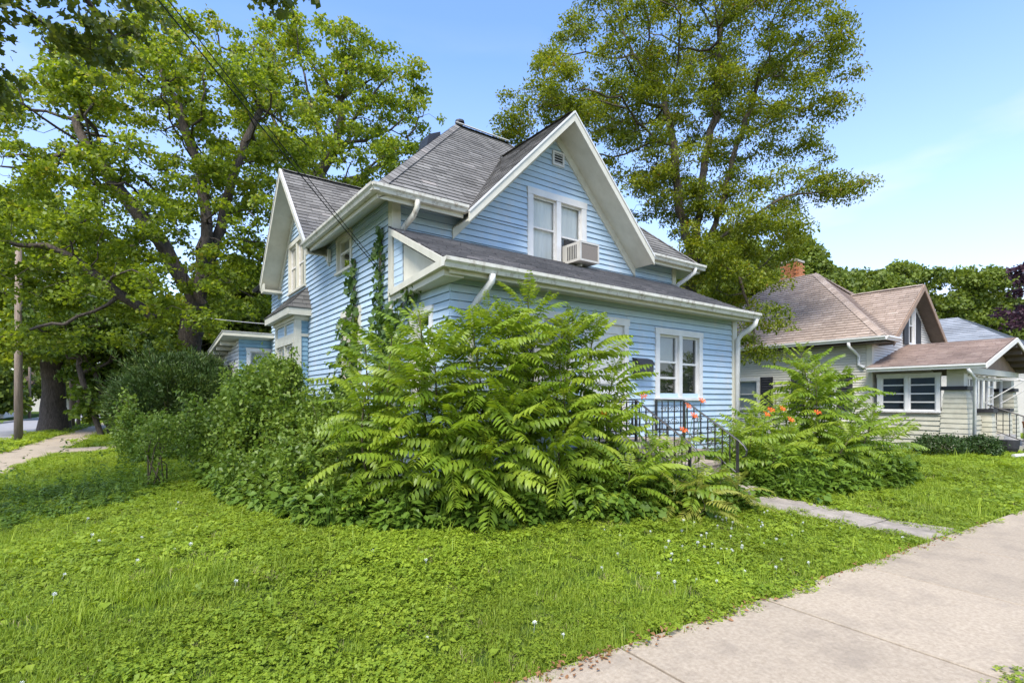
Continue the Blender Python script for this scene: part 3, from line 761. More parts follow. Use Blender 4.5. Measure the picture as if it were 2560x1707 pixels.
# eaves of the hip roof: fascia, soffit, gutters
def eave(a, b, inw, depth):
    a, b, inw = Vector(a), Vector(b), Vector(inw)
    t = MB(); t.plank(a + LZ * -0.02, b + LZ * -0.02, inw * 0.025, (0, 0, -0.16)); part('fascia', t, M['trim'], house)
    t = MB(); t.plank(a + LZ * -0.165 + inw * 0.027, b + LZ * -0.165 + inw * 0.027, inw * (depth - 0.03) + LZ * 0.22, (0, 0, -0.015)); part('soffit', t, M['trim'], house)
def gutter(a, b, out, root=house, mat='gutter'):
    """K-style gutter: trough profile extruded along the eave; out: unit pointing away from the wall"""
    a, b, out = Vector(a), Vector(b), Vector(out)
    prof = [(0, 0), (0, -0.095), (0.075, -0.10), (0.088, -0.06), (0.118, -0.035), (0.118, 0.0), (0.126, 0.004), (0.126, -0.004 - 0.034), (0.098, -0.066), (0.083, -0.108), (-0.006, -0.104), (-0.006, 0.0)]
    g = MB(); n = len(prof)
    A = [a + out * o + LZ * z for o, z in prof]; B = [b + out * o + LZ * z for o, z in prof]
    g.add(A + B, [(i, (i + 1) % n, n + (i + 1) % n, n + i) for i in range(n)])
    for e in (a, b):
        g.add([e + out * o + LZ * z for o, z in [(0, 0), (0.118, 0), (0.118, -0.035), (0.088, -0.06), (0.075, -0.1), (0, -0.095)]], [(0, 1, 2, 3, 4, 5)])
    L_ = (b - a).length; d = (b - a).normalized()
    k = 0.9
    while k < L_:
        p = a + d * k; g.plank(p + out * 0.0 + LZ * 0.003, p + out * 0.128 + LZ * 0.003, d * 0.02, LZ * 0.004); k += 0.9
    return part('gutter', g, M[mat], root)
eave((xl + 0.02, yf, ze), (4.24, yf, ze), (0, 1, 0), YM - yf); eave((8.66, yf, ze), (xr, yf, ze), (0, 1, 0), YM - yf)
eave((xl, yf + 0.0, ze - 0.002), (xl, 10.36, ze - 0.002), (1, 0, 0), XS - xl); eave((xr, yf, ze), (xr, yb_, ze), (-1, 0, 0), xr - XR)
gutter((xl - 0.10, yf, ze - 0.012), (4.27, yf, ze - 0.012), (0, -1, 0)); gutter((xl, yf - 0.10, ze - 0.014), (xl, 10.52, ze - 0.014), (-1, 0, 0))
gutter((8.60, yf, ze - 0.012), (xr + 0.05, yf, ze - 0.012), (0, -1, 0))

# porch roof with its boxed end
pz0, pz1, py0 = 3.175, 4.13, 5.32
shingles([[(2.95, py0, pz0), (9.56, py0, pz0), (9.96, YM - 0.01, pz1), (3.17, YM - 0.01, pz1)]], house, 'porch_roof', M['shingle_old'], M['roofbase'], e=0.12)
gutter((2.90, py0 - 0.005, pz0 - 0.01), (9.60, py0 - 0.005, pz0 - 0.01), (0, -1, 0))
t = MB(); t.box(3.02, 9.53, py0, py0 + 0.03, pz0 - 0.16, pz0 - 0.075); part('fascia', t, M['trim'], house)
t = MB(); t.box(3.0, 9.52, py0 + 0.03, YP - 0.005, PT - 0.02, PT - 0.002); part('soffit', t, M['trim'], house)
t = MB(); t.plank((2.92, py0, pz0 + 0.0), (3.14, YM - 0.09, pz1 - 0.04), (0.03, 0, 0), (0, 0, -0.095)); part('rake_board', t, M['trim'], house)
t = MB(); t.plank((9.57, py0, pz0), (9.97, YM - 0.02, pz1), (0.03, 0, 0), (0, 0, -0.14)); part('rake_board', t, M['trim'], house)
t = MB(); t.prism([(2.90, py0 - 0.02, 3.07), (XS - 0.005, py0 - 0.02, 3.07), (XS - 0.005, YM - 0.09, 3.07), (3.13, YM - 0.09, 3.07)], (0, 0, 0.085)); t.prism([(2.97, py0 + 0.05, 2.99), (XS - 0.004, py0 + 0.05, 2.99), (XS - 0.004, YM - 0.09, 2.99), (3.17, YM - 0.09, 2.99)], (0, 0, 0.078)); part('cornice', t, M['trim'], house)
# triangle between cornice and rake: boards at the back, a flat panel forward
t = MB(); t.prism([(XS - 0.012, 5.75, 3.165), (XS - 0.012, 7.02, 3.165), (XS - 0.012, 7.02, 3.78)], (0.03, 0, 0)); part('gable_panel', t, M['trim'], house, label='flat cream panel closing the end of the porch roof')
for k in range(8):
    z = 3.165 + 0.1 * k
    t = MB(); t.plank((XS - 0.02, 7.05, z), (XS - 0.02, YM - 0.1, z), (0.015, 0, 0), (0.006, 0, 0.098)); part('clapboard', t, M['siding'], house)

# windows
window(house, (0, YP, 0), LX, FN, wr_[0], wr_[1], 1.58, 2.76, mull=(7.80,), rails=[[1.93, 2.20], [2.18]], inner_rows=[['dark', 'dark', 'blind_and_reflection'], ['dark', 'dark']], glass='glass_dark', sashmat='white')  # grey sheet behind the upper left pane stands in for the glass reflection
window(house, (0, YP, 0), LX, FN, wl_[0], wl_[1], 1.60, 2.80, mull=(4.67,), rails=[[2.18], [2.18]], inner='dark', sashmat='white', glass='glass_dark')
window(house, (0, YM, 0), LX, FN, 5.80, 7.24, 4.06, 5.36, mull=(6.53,), rails=[[4.68], [4.62]], inner_rows=[['curtain', 'curtain'], ['blind_and_reflection', 'curtain']], casing=0.12, casmat='white')
window(house, (XS, 0, 0), LY, SN, 9.13, 9.94, 3.90, 4.56, rails=[[4.25]], inner='curtain', casing=0.07, casmat='trim', sashmat='white')
window(house, (XS, 0, 0), LY, SN, 8.69, 9.66, 1.70, 3.15, rails=[[2.4]], inner='blind_and_reflection', casing=0.11, casmat='trim')
window(house, (XS, 0, 0), LY, SN, 12.05, 13.52, 4.09, 5.28, mull=(12.78,), rails=[[4.68], [4.68]], inner_rows=[['curtain', 'curtain'], ['screen', 'curtain']], casing=0.10, casmat='trim')
window(house, (XS, 0, 0), LY, SN, 6.12, 6.80, 1.50, 2.78, rails=[[2.12]], inner='curtain', casing=0.08)

# front door
d = MB(); d.box(5.46, 5.56, YP - 0.04, YP + 0.05, 0.97, 2.72); d.box(6.36, 6.46, YP - 0.04, YP + 0.05, 0.97, 2.72); d.box(5.44, 6.48, YP - 0.045, YP + 0.05, 2.72, 2.83)
door = part('door', d, M['white'], house)
d = MB(); d.box(5.56, 6.36, YP + 0.005, YP + 0.045, 0.97, 2.72)
for (z0, z1) in ((1.08, 1.68), (1.80, 2.62)):
    d.box(5.64, 5.68, YP - 0.012, YP + 0.004, z0, z1); d.box(6.24, 6.28, YP - 0.012, YP + 0.004, z0, z1)
    d.box(5.68, 6.24, YP - 0.012, YP + 0.004, z0, z0 + 0.04); d.box(5.68, 6.24, YP - 0.012, YP + 0.004, z1 - 0.04, z1)
part('door_leaf', d, M['white'], door)
d = MB(); d.tube([(6.30, YP + 0.005, 1.74), (6.30, YP - 0.04, 1.74), (6.30, YP - 0.06, 1.74)], [0.012, 0.012, 0.026], 8); part('handle', d, M['black'], door)

# gable vent
v = MB(); x0, x1, z0, z1 = 6.37, 6.65, 5.90, 6.16
v.box(x0, x0 + 0.035, YM - 0.055, YM - 0.02, z0, z1); v.box(x1 - 0.035, x1, YM - 0.055, YM - 0.02, z0, z1); v.box(x0 + .035, x1 - .035, YM - 0.055, YM - 0.02, z0, z0 + 0.035); v.box(x0 + .035, x1 - .035, YM - 0.055, YM - 0.02, z1 - 0.035, z1)
vent = part('vent', v, M['white'], house)
for k in range(4):
    z = z0 + 0.045 + 0.048 * k
    s = MB(); s.plank((x0 + 0.035, YM - 0.052, z), (x1 - 0.035, YM - 0.052, z), (0, 0.03, 0.025), (0, 0, 0.008)); part('louver', s, M['white'], vent)
s = MB(); s.box(x0 + 0.03, x1 - 0.03, YM - 0.024, YM - 0.022, z0 + 0.03, z1 - 0.03); part('opening', s, M['dark'], vent)

# downspouts
def spout(pts, r=0.052, root=house, mat='white', n=8):
    s = MB(); s.tube(pts, r, n, flat=0.75); return part('downspout', s, M[mat], root, smooth=True)
def P3(x, y, z): return (x, y, z)
spout([(3.42, 6.97, 4.44), (3.42, 6.98, 4.34), (3.40, 7.05, 4.24), (3.38, 7.2, 4.17), (3.36, 7.34, 4.10), (3.36, 7.375, 4.02), (3.36, 7.375, 3.98)], mat='gutter')
spout([(3.56, 5.25, 3.06), (3.56, 5.26, 2.98), (3.54, 5.34, 2.90), (3.51, 5.50, 2.78), (3.50, 5.60, 2.68), (3.50, 5.635, 2.58), (3.50, 5.64, 0.4)])
spout([(9.50, 5.25, 3.06), (9.50, 5.27, 2.96), (9.50, 5.38, 2.88), (9.50, 5.54, 2.80), (9.50, 5.615, 2.70), (9.50, 5.62, 0.5)])
spout([(10.12, 6.98, 4.45), (10.12, 7.0, 4.36), (10.06, 7.15, 4.24), (10.0, 7.32, 4.14), (9.985, 7.37, 4.08), (9.985, 7.375, 3.98)])

# roof fittings
p = MB(); p.tube([(6.02, 10.16, 7.55), (6.02, 10.16, 7.70)], 0.07, 10); p.tube([(6.02, 10.16, 7.70), (6.02, 10.16, 7.75)], [0.11, 0.10], 10); part('vent_pipe', p, M['blackpl'], house)
p = MB(); p.prism([(4.86, 9.55, 6.50), (5.2, 9.55, 6.84), (5.2, 9.55, 7.02), (4.95, 9.55, 6.90)], (0, 0.4, 0)); part('roof_vent', p, M['blackpl'], house)

# bay on the side wall
bx, by0, by1 = 2.97, 11.85, 13.66
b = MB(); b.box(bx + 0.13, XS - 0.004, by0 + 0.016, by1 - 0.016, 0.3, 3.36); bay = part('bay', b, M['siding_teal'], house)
for k in range(29):
    z = 0.42 + 0.1 * k
    s = MB(); s.plank((bx + 0.1, by0 + 0.006, z), (XS - 0.03, by0 + 0.006, z), (0, 0.01, 0), (0, 0, 0.097)); s.v[0:4] = [(x, y - (0.016 if z_ < z + 0.05 else 0), z_) for x, y, z_ in s.v[0:4]]
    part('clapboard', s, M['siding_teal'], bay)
t = MB()
t.box(bx - 0.03, bx + 0.1, by0 - 0.03, by0 + 0.1, 0.3, 3.3); t.box(bx - 0.03, bx + 0.1, by1 - 0.1, by1 + 0.03, 0.3, 3.3)
t.box(bx - 0.025, bx + 0.05, by0 + 0.1, by1 - 0.1, 2.86, 3.0); t.box(bx - 0.025, bx + 0.05, by0 + 0.1, by1 - 0.1, 3.24, 3.32); t.box(bx - 0.024, bx + 0.05, (by0 + by1) / 2 - 0.04, (by0 + by1) / 2 + 0.04, 3.0, 3.24)
t.box(bx + 0.1, XS - 0.02, by0 - 0.025, by0 + 0.02, 2.92, 2.98); t.box(bx + 0.1, XS - 0.02, by0 - 0.025, by0 + 0.02, 3.26, 3.32)
part('corner_board', t, M['trim'], bay)
for c0, c1 in ((by0 + 0.1, (by0 + by1) / 2 - 0.04), ((by0 + by1) / 2 + 0.04, by1 - 0.1)):
    for k in range(3):
        s = MB(); s.plank((bx + 0.004, c0, 3.0 + 0.08 * k), (bx + 0.004, c1, 3.0 + 0.08 * k), (0.01, 0, 0), (0.006, 0, 0.078)); part('clapboard', s, M['siding'], bay)
window(house, (bx, 0, 0), LY, SN, by0 + 0.1, by1 - 0.1, 1.4, 2.86, mull=((by0 + by1) / 2,), rails=[[2.15], [2.15]], inner='curtain', casing=0.08, casmat='trim', sill=False, depth=0.02)
t = MB(); ex, e0, e1, ez = bx - 0.2, by0 - 0.2, by1 + 0.2, 3.50
t.box(ex, XS, e0, e1, ez - 0.14, ez - 0.12); t.box(ex - 0.02, ex + 0.01, e0 - 0.02, e1 + 0.02, ez - 0.15, ez - 0.01); t.box(ex + .01, XS, e0 - 0.02, e0 + 0.01, ez - 0.15, ez - 0.01); t.box(ex + .01, XS, e1 - 0.01, e1 + 0.02, ez - 0.15, ez - 0.01)
t.box(bx - 0.06, XS, by0 - 0.06, by1 + 0.06, ez - 0.22, ez - 0.141)
part('cornice', t, M['trim'], bay)
shingles([[(ex - 0.03, e0 - 0.03, ez), (ex - 0.03, e1 + 0.03, ez), (XS, e1 - 0.28, ez + 0.52), (XS, e0 + 0.28, ez + 0.52)], [(ex - 0.03, e0 - 0.03, ez), (XS, e0 - 0.03, ez), (XS, e0 + 0.28, ez + 0.52)],
          [(ex - 0.03, e1 + 0.03, ez), (XS, e1 + 0.03, ez), (XS, e1 - 0.28, ez + 0.52)]], house, 'bay_roof', M['shingle'], M['roofbase'], e=0.11, thick=0.02)

# small bracket under the eave where the soffit ends
t = MB(); t.box(XS - 0.09, XS - 0.03, 10.25, 10.32, 4.2, 4.44); part('bracket', t, M['white'], house)

# low rear addition
rx, ry0, ry1 = 2.44, 15.5, 19.1
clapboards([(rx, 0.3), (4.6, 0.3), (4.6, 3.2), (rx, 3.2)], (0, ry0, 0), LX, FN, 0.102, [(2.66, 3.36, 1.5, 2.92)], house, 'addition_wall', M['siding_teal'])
clapboards([(ry0, 0.3), (ry1, 0.3), (ry1, 2.70), (ry0, 3.18)], (rx, 0, 0), LY, SN, 0.102, [(16.3, 17.1, 1.4, 2.55)], house, 'addition_wall', M['white'])
window(house, (0, ry0, 0), LX, FN, 2.62, 3.42, 1.45, 2.94, rails=[[2.2]], inner='curtain', casing=0.09, glass='glass_dark')
window(house, (rx, 0, 0), LY, SN, 16.2, 17.2, 1.35, 2.62, rails=[[2.0]], inner='dark', casing=0.09)
t = MB(); t.plank((2.02, 15.12, 3.30), (2.02, 19.75, 2.80), (2.7, 0, 0), (0, 0, -0.10)); part('addition_roof', t, M['trim'], house)
t = MB(); t.plank((2.0, 15.10, 3.315), (2.0, 19.77, 2.815), (2.75, 0, 0), (0, 0, -0.012)); part('drip_edge', t, M['white'], house)
shingles([[(2.0, 15.1, 3.32), (4.7, 15.1, 3.32), (4.7, 19.8, 2.82), (2.0, 19.8, 2.82)]], house, 'addition_roof', M['shingle'], M['roofbase'], thick=0.004)
for k in range(6):
    t = MB(); y = 15.9 + 0.7 * k; z = 3.19 - (y - 15.12) * 0.107
    t.box(2.06, 2.44, y, y + 0.05, z - 0.09, z - 0.002); part('rafter_tail', t, M['trim'], house)
spout([(2.04, 19.6, 2.78), (2.1, 19.4, 2.68), (2.36, 19.14, 2.5), (2.40, 19.12, 2.3), (2.40, 19.12, 0.3)])
t = MB(); t.box(3.28, 3.42, 15.40, 15.49, 3.02, 3.12); part('porch_light', t, M['black'], house)

# window air conditioner
ac0, ac1, ay0, ay1, az0, az1 = 6.66, 7.14, 6.98, YM + 0.02, 4.09, 4.44
acu = thing('air_conditioner', (6.9, YM, az0), 'beige window air conditioner jutting from the front gable window', 'air conditioner')
c = MB(); c.box(ac0, ac1, ay0 + 0.02, ay1, az0, az1); c.box(ac0 - 0.004, ac1 + 0.004, ay0, ay0 + 0.02, az0 - 0.004, az0 + 0.03); c.box(ac0 - 0.004, ac1 + 0.004, ay0, ay0 + 0.02, az1 - 0.03, az1 + 0.004)
c.box(ac0 - 0.004, ac0 + 0.03, ay0, ay0 + 0.02, az0 + 0.03, az1 - 0.03); c.box(ac1 - 0.03, ac1 + 0.004, ay0, ay0 + 0.02, az0 + 0.03, az1 - 0.03)
part('casing', c, M['metal_ac'], acu)
c = MB(); c.box(ac0 + 0.031, ac1 - 0.031, ay0 + 0.008, ay0 + 0.019, az0 + 0.031, az1 - 0.031); part('rear_grille', c, M['grille'], acu)
for k in range(6):
    c = MB(); y = ay0 + 0.10 + 0.045 * k; c.box(ac0 - 0.004, ac0 - 0.001, y, y + 0.022, az0 + 0.05, az1 - 0.05)
    part('louver', c, M['blackpl'], acu)
c = MB(); c.box(ac0 + 0.02, ac1 - 0.1, ay1 - 0.06, ay1 - 0.02, az1 + 0.001, az1 + 0.12); part('filler_panel', c, M['dark'], acu)
c = MB(); c.plank((ac0 + .2, ay0 + 0.2, az0 - 0.001), (ac0 + .2, YM - 0.05, az0 - 0.001), (0.04, 0, 0), (0, 0.0, -0.04)); part('support', c, M['white'], acu)

# mailbox by the door
mb_ = thing('wall_mailbox', (6.72, YP - 0.03, 1.98), 'black wall mailbox between the front door and the paired window', 'mailbox')
c = MB(); c.prism([(6.56, YP - 0.028, 1.97), (6.56, YP - 0.17, 1.97), (6.56, YP - 0.17, 2.13), (6.56, YP - 0.13, 2.19), (6.56, YP - 0.028, 2.22)], (0.34, 0, 0)); part('body', c, M['blackpl'], mb_)
c = MB(); c.prism([(6.545, YP - 0.026, 2.232), (6.545, YP - 0.135, 2.202), (6.545, YP - 0.185, 2.125), (6.545, YP - 0.185, 2.110), (6.545, YP - 0.128, 2.19), (6.545, YP - 0.026, 2.222)], (0.37, 0, 0)); part('lid', c, M['blackpl'], mb_)

# meter cable and conduit on the side wall
cb = MB()
for k, (y, z0, z1) in enumerate(((7.78, 0.6, 3.50), (7.86, 0.6, 3.5))):
    cb.tube([(XS - 0.04, y, z1), (XS - 0.045, y + 0.02, 2.6), (XS - 0.04, y - 0.01, 1.8), (XS - 0.045, y, z0)], 0.007, 5)
part('service_cable', cb, M['wire'], house)

# ------------------------------------------------------------------ front steps and iron railings
sx0, sx1 = 5.90, 7.16
steps = thing('front_steps', ((sx0 + sx1) / 2, 4.5, gzs(6.5, 4.2)), 'worn concrete front steps climbing to the white door', 'steps')
c = MB(); c.box(5.4, sx1 + 0.03, 5.04, YP - 0.03, 0.1, 0.955); part('landing', c, M['stepstone'], steps)
for k in range(4):
    y1 = 5.04 - 0.27 * k; z1 = 0.955 - 0.155 * (k + 1)
    c = MB(); c.box(sx0, sx1, y1 - 0.27, y1 - 0.002, 0.05, z1 - 0.045); c.box(sx0 - 0.02, sx1 + 0.02, y1 - 0.29, y1 - 0.001, z1 - 0.044, z1); part('step', c, M['stepstone'], steps)
def scroll(mb, c, u, v, r, turns=1.4, sgn=1):
    pts = []
    for i in range(17):
        t = i / 16; a = sgn * t * turns * 2 * math.pi; rr = r * (1 - 0.8 * t)
        pts.append(Vector(c) + Vector(u) * (math.cos(a) * rr) + Vector(v) * (math.sin(a) * rr))
    mb.tube(pts, 0.006, 4)
def railing(x, label):
    rl = thing('iron_railing', (x, 4.6, 0.6), label, 'railing')
    top = [(x, 5.66, 1.56), (x, 5.10, 1.55), (x, 4.18, 0.97), (x, 4.10, 0.90), (x, 4.06, 0.84), (x, 4.07, 0.77), (x, 4.12, 0.74)]
    c = MB(); c.tube(top, 0.021, 6, flat=0.55); part('handrail', c, M['black'], rl)
    c = MB(); c.tube([(x, 5.66, 1.08), (x, 5.08, 1.07), (x, 4.2, 0.50)], 0.011, 4); part('bottom_rail', c, M['black'], rl)
    zt_ = lambda y: 1.55 if y > 5.1 else 1.55 - (5.1 - y) * 0.63
    zb_ = lambda y: 1.07 if y > 5.08 else 1.07 - (5.08 - y) * 0.648
    for y, zb0 in ((5.10, 0.95), (4.20, 0.2), (5.64, 0.95)):
        c = MB(); c.box(x - 0.016, x + 0.016, y - 0.016, y + 0.016, zb0, zt_(y) - 0.01); part('post', c, M['black'], rl)
    for k in range(11):
        y = 4.32 + 0.12 * k
        if abs(y - 5.10) < 0.05: continue
        c = MB(); c.box(x - 0.007, x + 0.007, y - 0.007, y + 0.007, zb_(y) + 0.005 - (0.12 if k % 4 == 1 else 0), zt_(y) - 0.012)
        part('baluster', c, M['black'], rl)
    for y in (5.46, 5.28, 4.86, 4.62):
        c = MB(); zc = (zt_(y) + zb_(y)) / 2
        for s in (1, -1):
            scroll(c, (x, y + 0.03 * s, zc + 0.09), (0, s, 0), (0, 0, 1), 0.055); scroll(c, (x, y + 0.03 * s, zc - 0.09), (0, s, 0), (0, 0, -1), 0.055)
        part('scroll', c, M['black'], rl)
    return rl
railing(5.97, 'black wrought iron railing on the sumac side of the front steps')
railing(7.10, 'black wrought iron railing on the paired window side of the front steps')
rl = thing('iron_railing', (5.5, 5.1, 0.95), 'short black wrought iron railing closing the front landing behind the sumac', 'railing')
c = MB(); c.tube([(5.42, 5.10, 1.52), (5.94, 5.10, 1.52)], 0.018, 6, flat=0.55); part('handrail', c, M['black'], rl)
c = MB(); c.tube([(5.42, 5.10, 1.06), (5.94, 5.10, 1.06)], 0.011, 4); part('bottom_rail', c, M['black'], rl)
for k in range(5):
    x = 5.44 + 0.11 * k; c = MB(); c.box(x - 0.007, x + 0.007, 5.093, 5.107, 0.955 if k == 0 else 1.07, 1.505); part('baluster', c, M['black'], rl)

# ------------------------------------------------------------------ neighbour's house
NX, NY = 16.8, 5.95
nb = thing('neighbour_house', (19.5, 6.0, 0.2), 'sage green single storey house with brown hip roof and gabled front porch', 'house')
NXR, NYB, NT = 22.3, 14.0, 3.14
f = MB(); f.box(NX + 0.05, NXR - 0.05, NY + 0.05, NYB, -0.1, 0.5); part('foundation', f, M['concrete_old'], nb)
clapboards([(NY + .1, 0.4), (NYB, 0.4), (NYB, NT), (NY + .1, NT)], (NX, 0, 0), LY, SN, 0.075, [(6.9, 7.65, 1.3, 2.2), (9.2, 9.95, 1.3, 2.2)], nb, 'wall', M['tan'], joined=True, bname='siding')
clapboards([(NX + .05, 0.4), (NXR, 0.4), (NXR, NT), (NX + .05, NT)], (0, NY, 0), LX, FN, 0.075, [], nb, 'wall', M['tan_pale'], joined=True, bname='siding')
clapboards([(17.4, NT), (22.1, NT), (19.75, 4.92)], (0, NY, 0), LX, FN, 0.075, [(19.6, 20.15, 3.3, 4.4)], nb, 'gable_wall', M['tan_pale'], joined=True, bname='siding')
t = MB(); t.box(NX - 0.03, NX + 0.09, NY - 0.03, NY + 0.11, 0.4, NT); part('corner_board', t, M['tan'], nb)
hx0, hx1, hy0, hy1, hz0, hz1 = 16.4, 22.6, 5.5, 13.0, 3.28, 5.97
shingles([[(hx0, hy0, hz0), (hx0, hy1, hz0), (19.5, hy1 - 3.1, hz1), (19.5, hy0 + 3.1, hz1)],
          [(hx0, hy0, hz0), (17.25, hy0, hz0), (19.75, 7.6, 5.05), (19.5, hy0 + 3.1, hz1)],
          [(22.2, hy0, hz0), (hx1, hy0, hz0), (19.5, hy0 + 3.1, hz1), (19.75, 7.6, 5.05)],
          [(hx1, hy0, hz0), (hx1, hy1, hz0), (19.5, hy1 - 3.1, hz1), (19.5, hy0 + 3.1, hz1)],
          [(hx0, hy1, hz0), (hx1, hy1, hz0), (19.5, hy1 - 3.1, hz1)]], nb, 'roof', M['shingle_brown'], M['roofbase_b'], e=0.13, tab=(0.2, 0.36), lift=0.018)
shingles([[(17.28, 5.58, 3.24), (19.75, 5.58, 5.08), (19.75, 7.62, 5.08), (17.3, 5.6, 3.26)]], nb, 'gable_roof', M['shingle_brown'], M['roofbase_b'], e=0.13, tab=(0.2, 0.36), lift=0.018)
shingles([[(22.22, 5.58, 3.24), (19.75, 5.58, 5.08), (19.75, 7.62, 5.08), (22.2, 5.6, 3.26)]], nb, 'gable_roof', M['shingle_brown'], M['roofbase_b'], e=0.13, tab=(0.2, 0.36), lift=0.018)
cap = MB(); caps((hx0 + .02, hy0 + .02, hz0 + .02), (19.5, hy0 + 3.1, hz1), 0.13); caps((19.75, 5.6, 5.08), (19.75, 7.5, 5.08), 0.12); part('ridge_caps', cap, M['shingle_brown'], nb, attr=True, kind='stuff')
for xe in (17.26, 22.24):
    t = MB(); t.plank((xe, 5.55, 3.23), (19.75, 5.55, 5.08), (0, 0.03, 0), (0, 0, -0.17)); part('rake_board', t, M['brownboard'], nb)
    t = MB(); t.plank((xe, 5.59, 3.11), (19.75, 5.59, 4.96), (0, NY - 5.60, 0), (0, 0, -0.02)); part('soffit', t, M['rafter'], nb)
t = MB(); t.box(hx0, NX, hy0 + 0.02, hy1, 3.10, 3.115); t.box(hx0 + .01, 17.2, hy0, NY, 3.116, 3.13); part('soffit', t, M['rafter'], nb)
gutter((hx0, hy0 - 0.05, hz0 - 0.01), (hx0, hy1, hz0 - 0.01), (-1, 0, 0), nb, 'white'); gutter((hx0 - .05, hy0, hz0 - 0.01), (17.25, hy0, hz0 - 0.01), (0, -1, 0), nb, 'white')
spout([(16.34, 6.35, 3.16), (16.36, 6.35, 3.05), (16.6, 6.3, 2.92), (16.74, 6.25, 2.8), (16.75, 6.25, 2.55), (16.72, 6.1, 2.46)], 0.045, nb)
# side windows with shutters
for y0 in (6.85, 9.15):
    window(nb, (NX, 0, 0), LY, SN, y0, y0 + 0.85, 1.25, 2.28, rails=[[1.75]], inner='blind_and_reflection', casing=0.1, glass='glass_dark')
    for ys_ in (y0 - 0.44, y0 + 0.88):
        t = MB(); t.box(NX - 0.05, NX - 0.02, ys_, ys_ + 0.40, 1.25, 2.30); sh_ = part('shutter', t, M['shutter'], nb)
        for k in range(12):
            s = MB(); s.plank((NX - 0.066, ys_ + 0.05, 1.32 + 0.08 * k), (NX - 0.066, ys_ + 0.35, 1.32 + 0.08 * k), (0.012, 0, 0.03), (0, 0, 0.02)); part('slat', s, M['shutter'], sh_)
# attic window
window(nb, (0, NY, 0), LX, FN, 19.52, 20.18, 3.30, 4.48, rails=[[3.88]], inner_rows=[['dark', 'curtain']], casing=0.1, sashmat='white')
for xa, xb in ((19.12, 19.50), (20.20, 20.58)):
    top_o, top_i = (4.05, 4.3)
    pl = [(xa, 3.26), (xb, 3.26), (xb, top_i if xa < 20 else top_o), (xa, top_o if xa < 20 else top_i)]
    t = MB(); t.prism([(x, NY - 0.03, z) for x, z in pl], (0, -0.03, 0)); part('shutter', t, M['shutter'], nb)
# chimney of single bricks
ch0 = Vector((19.2, 9.6, 5.9))
t = MB(); t.box(19.83, 20.31, 9.43, 9.91, 5.4, 6.62); chim = part('chimney', t, M['mortar'], nb)
bm_ = {}
for ax in (0, 1):
    b = MB(); sx, sy = (0.11, 0.02) if ax == 0 else (0.02, 0.11)
    b.box(-sx, sx, -sy, sy, -0.031, 0.031); bm_[ax] = b.mesh('brick', M['brick'])
for k in range(13):
    z = 5.72 + 0.071 * k
    for q in range(3):
        s = 19.83 + 0.08 + 0.235 * q - (0.08 if k % 2 else 0)
        if s > 20.3: continue
        link('brick', bm_[0], chim, Vector((s, 9.425, z)) - nb.location + nb.location)
        link('brick', bm_[1], chim, Vector((19.825, s - 19.83 + 9.43, z)))
t = MB(); t.box(19.78, 20.36, 9.38, 9.96, 6.63, 6.70); t.box(19.96, 20.18, 9.56, 9.78, 6.701, 6.78); part('chimney_cap', t, M['mortar'], chim)

# neighbour's porch
q0, q1, qx = 3.95, NY, 22.1
t = MB(); t.box(NX + 0.02, qx, q0 + 0.02, q1 - 0.01, 0.0, 0.62); part('porch_floor', t, M['concrete_old'], nb)
clapboards([(q0, 0.15), (q1 - 0.02, 0.15), (q1 - 0.02, 1.20), (q0, 1.20)], (NX, 0, 0), LY, SN, 0.125, [], nb, 'porch_wall', M['tanshingle'], bname='wall_shingle_course', proud=0.028)
clapboards([(NX + .03, 0.15), (18.35, 0.15), (18.35, 1.15), (NX + .03, 1.15)], (0, q0, 0), LX, FN, 0.125, [], nb, 'porch_wall', M['tanshingle'], bname='wall_shingle_course', proud=0.028)
t = MB(); t.box(NX - 0.07, NX + 0.05, 4.42, q1 - 0.05, 1.202, 1.25); part('sill', t, M['rafter'], nb)
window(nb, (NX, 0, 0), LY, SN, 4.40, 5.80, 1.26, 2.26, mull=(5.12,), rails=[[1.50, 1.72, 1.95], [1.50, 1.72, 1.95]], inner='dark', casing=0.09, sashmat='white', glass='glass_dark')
# tapered pier at the porch corner
def pier(x, y, wb, wt, z0, z1, zc):
    t = MB(); t.add([(x - wb, y - wb, z0), (x + wb, y - wb, z0), (x + wb, y + wb, z0), (x - wb, y + wb, z0), (x - wt, y - wt, z1), (x + wt, y - wt, z1), (x + wt, y + wt, z1), (x - wt, y + wt, z1)],
                    [(0, 3, 2, 1), (4, 5, 6, 7), (0, 1, 5, 4), (1, 2, 6, 5), (2, 3, 7, 6), (3, 0, 4, 7)])
    pr = part('pier', t, M['tanshingle'], nb)
    n = int((z1 - z0) / 0.125)
    for k in range(n):
        za, zb2 = z0 + k * 0.125, z0 + (k + 1) * 0.125 - 0.004
        wa = wb + (wt - wb) * (za - z0) / (z1 - z0) + 0.022; wc = wb + (wt - wb) * (zb2 - z0) / (z1 - z0) + 0.006
        s = MB(); s.add([(x - wa, y - wa, za), (x + wa, y - wa, za), (x + wa, y + wa, za), (x - wa, y + wa, za), (x - wc, y - wc, zb2), (x + wc, y - wc, zb2), (x + wc, y + wc, zb2), (x - wc, y + wc, zb2)],
                        [(0, 3, 2, 1), (4, 5, 6, 7), (0, 1, 5, 4), (1, 2, 6, 5), (2, 3, 7, 6), (3, 0, 4, 7)])
        part('wall_shingle_course', s, M['tanshingle'], pr)
    s = MB(); s.box(x - wt - 0.05, x + wt + 0.05, y - wt - 0.05, y + wt + 0.05, z1, z1 + 0.10); part('pier_cap', s, M['shutter'], pr)
    s = MB(); s.box(x - wt + 0.04, x + wt - 0.04, y - wt + 0.04, y + wt - 0.04, z1 + 0.10, zc); part('column', s, M['tan'], pr)
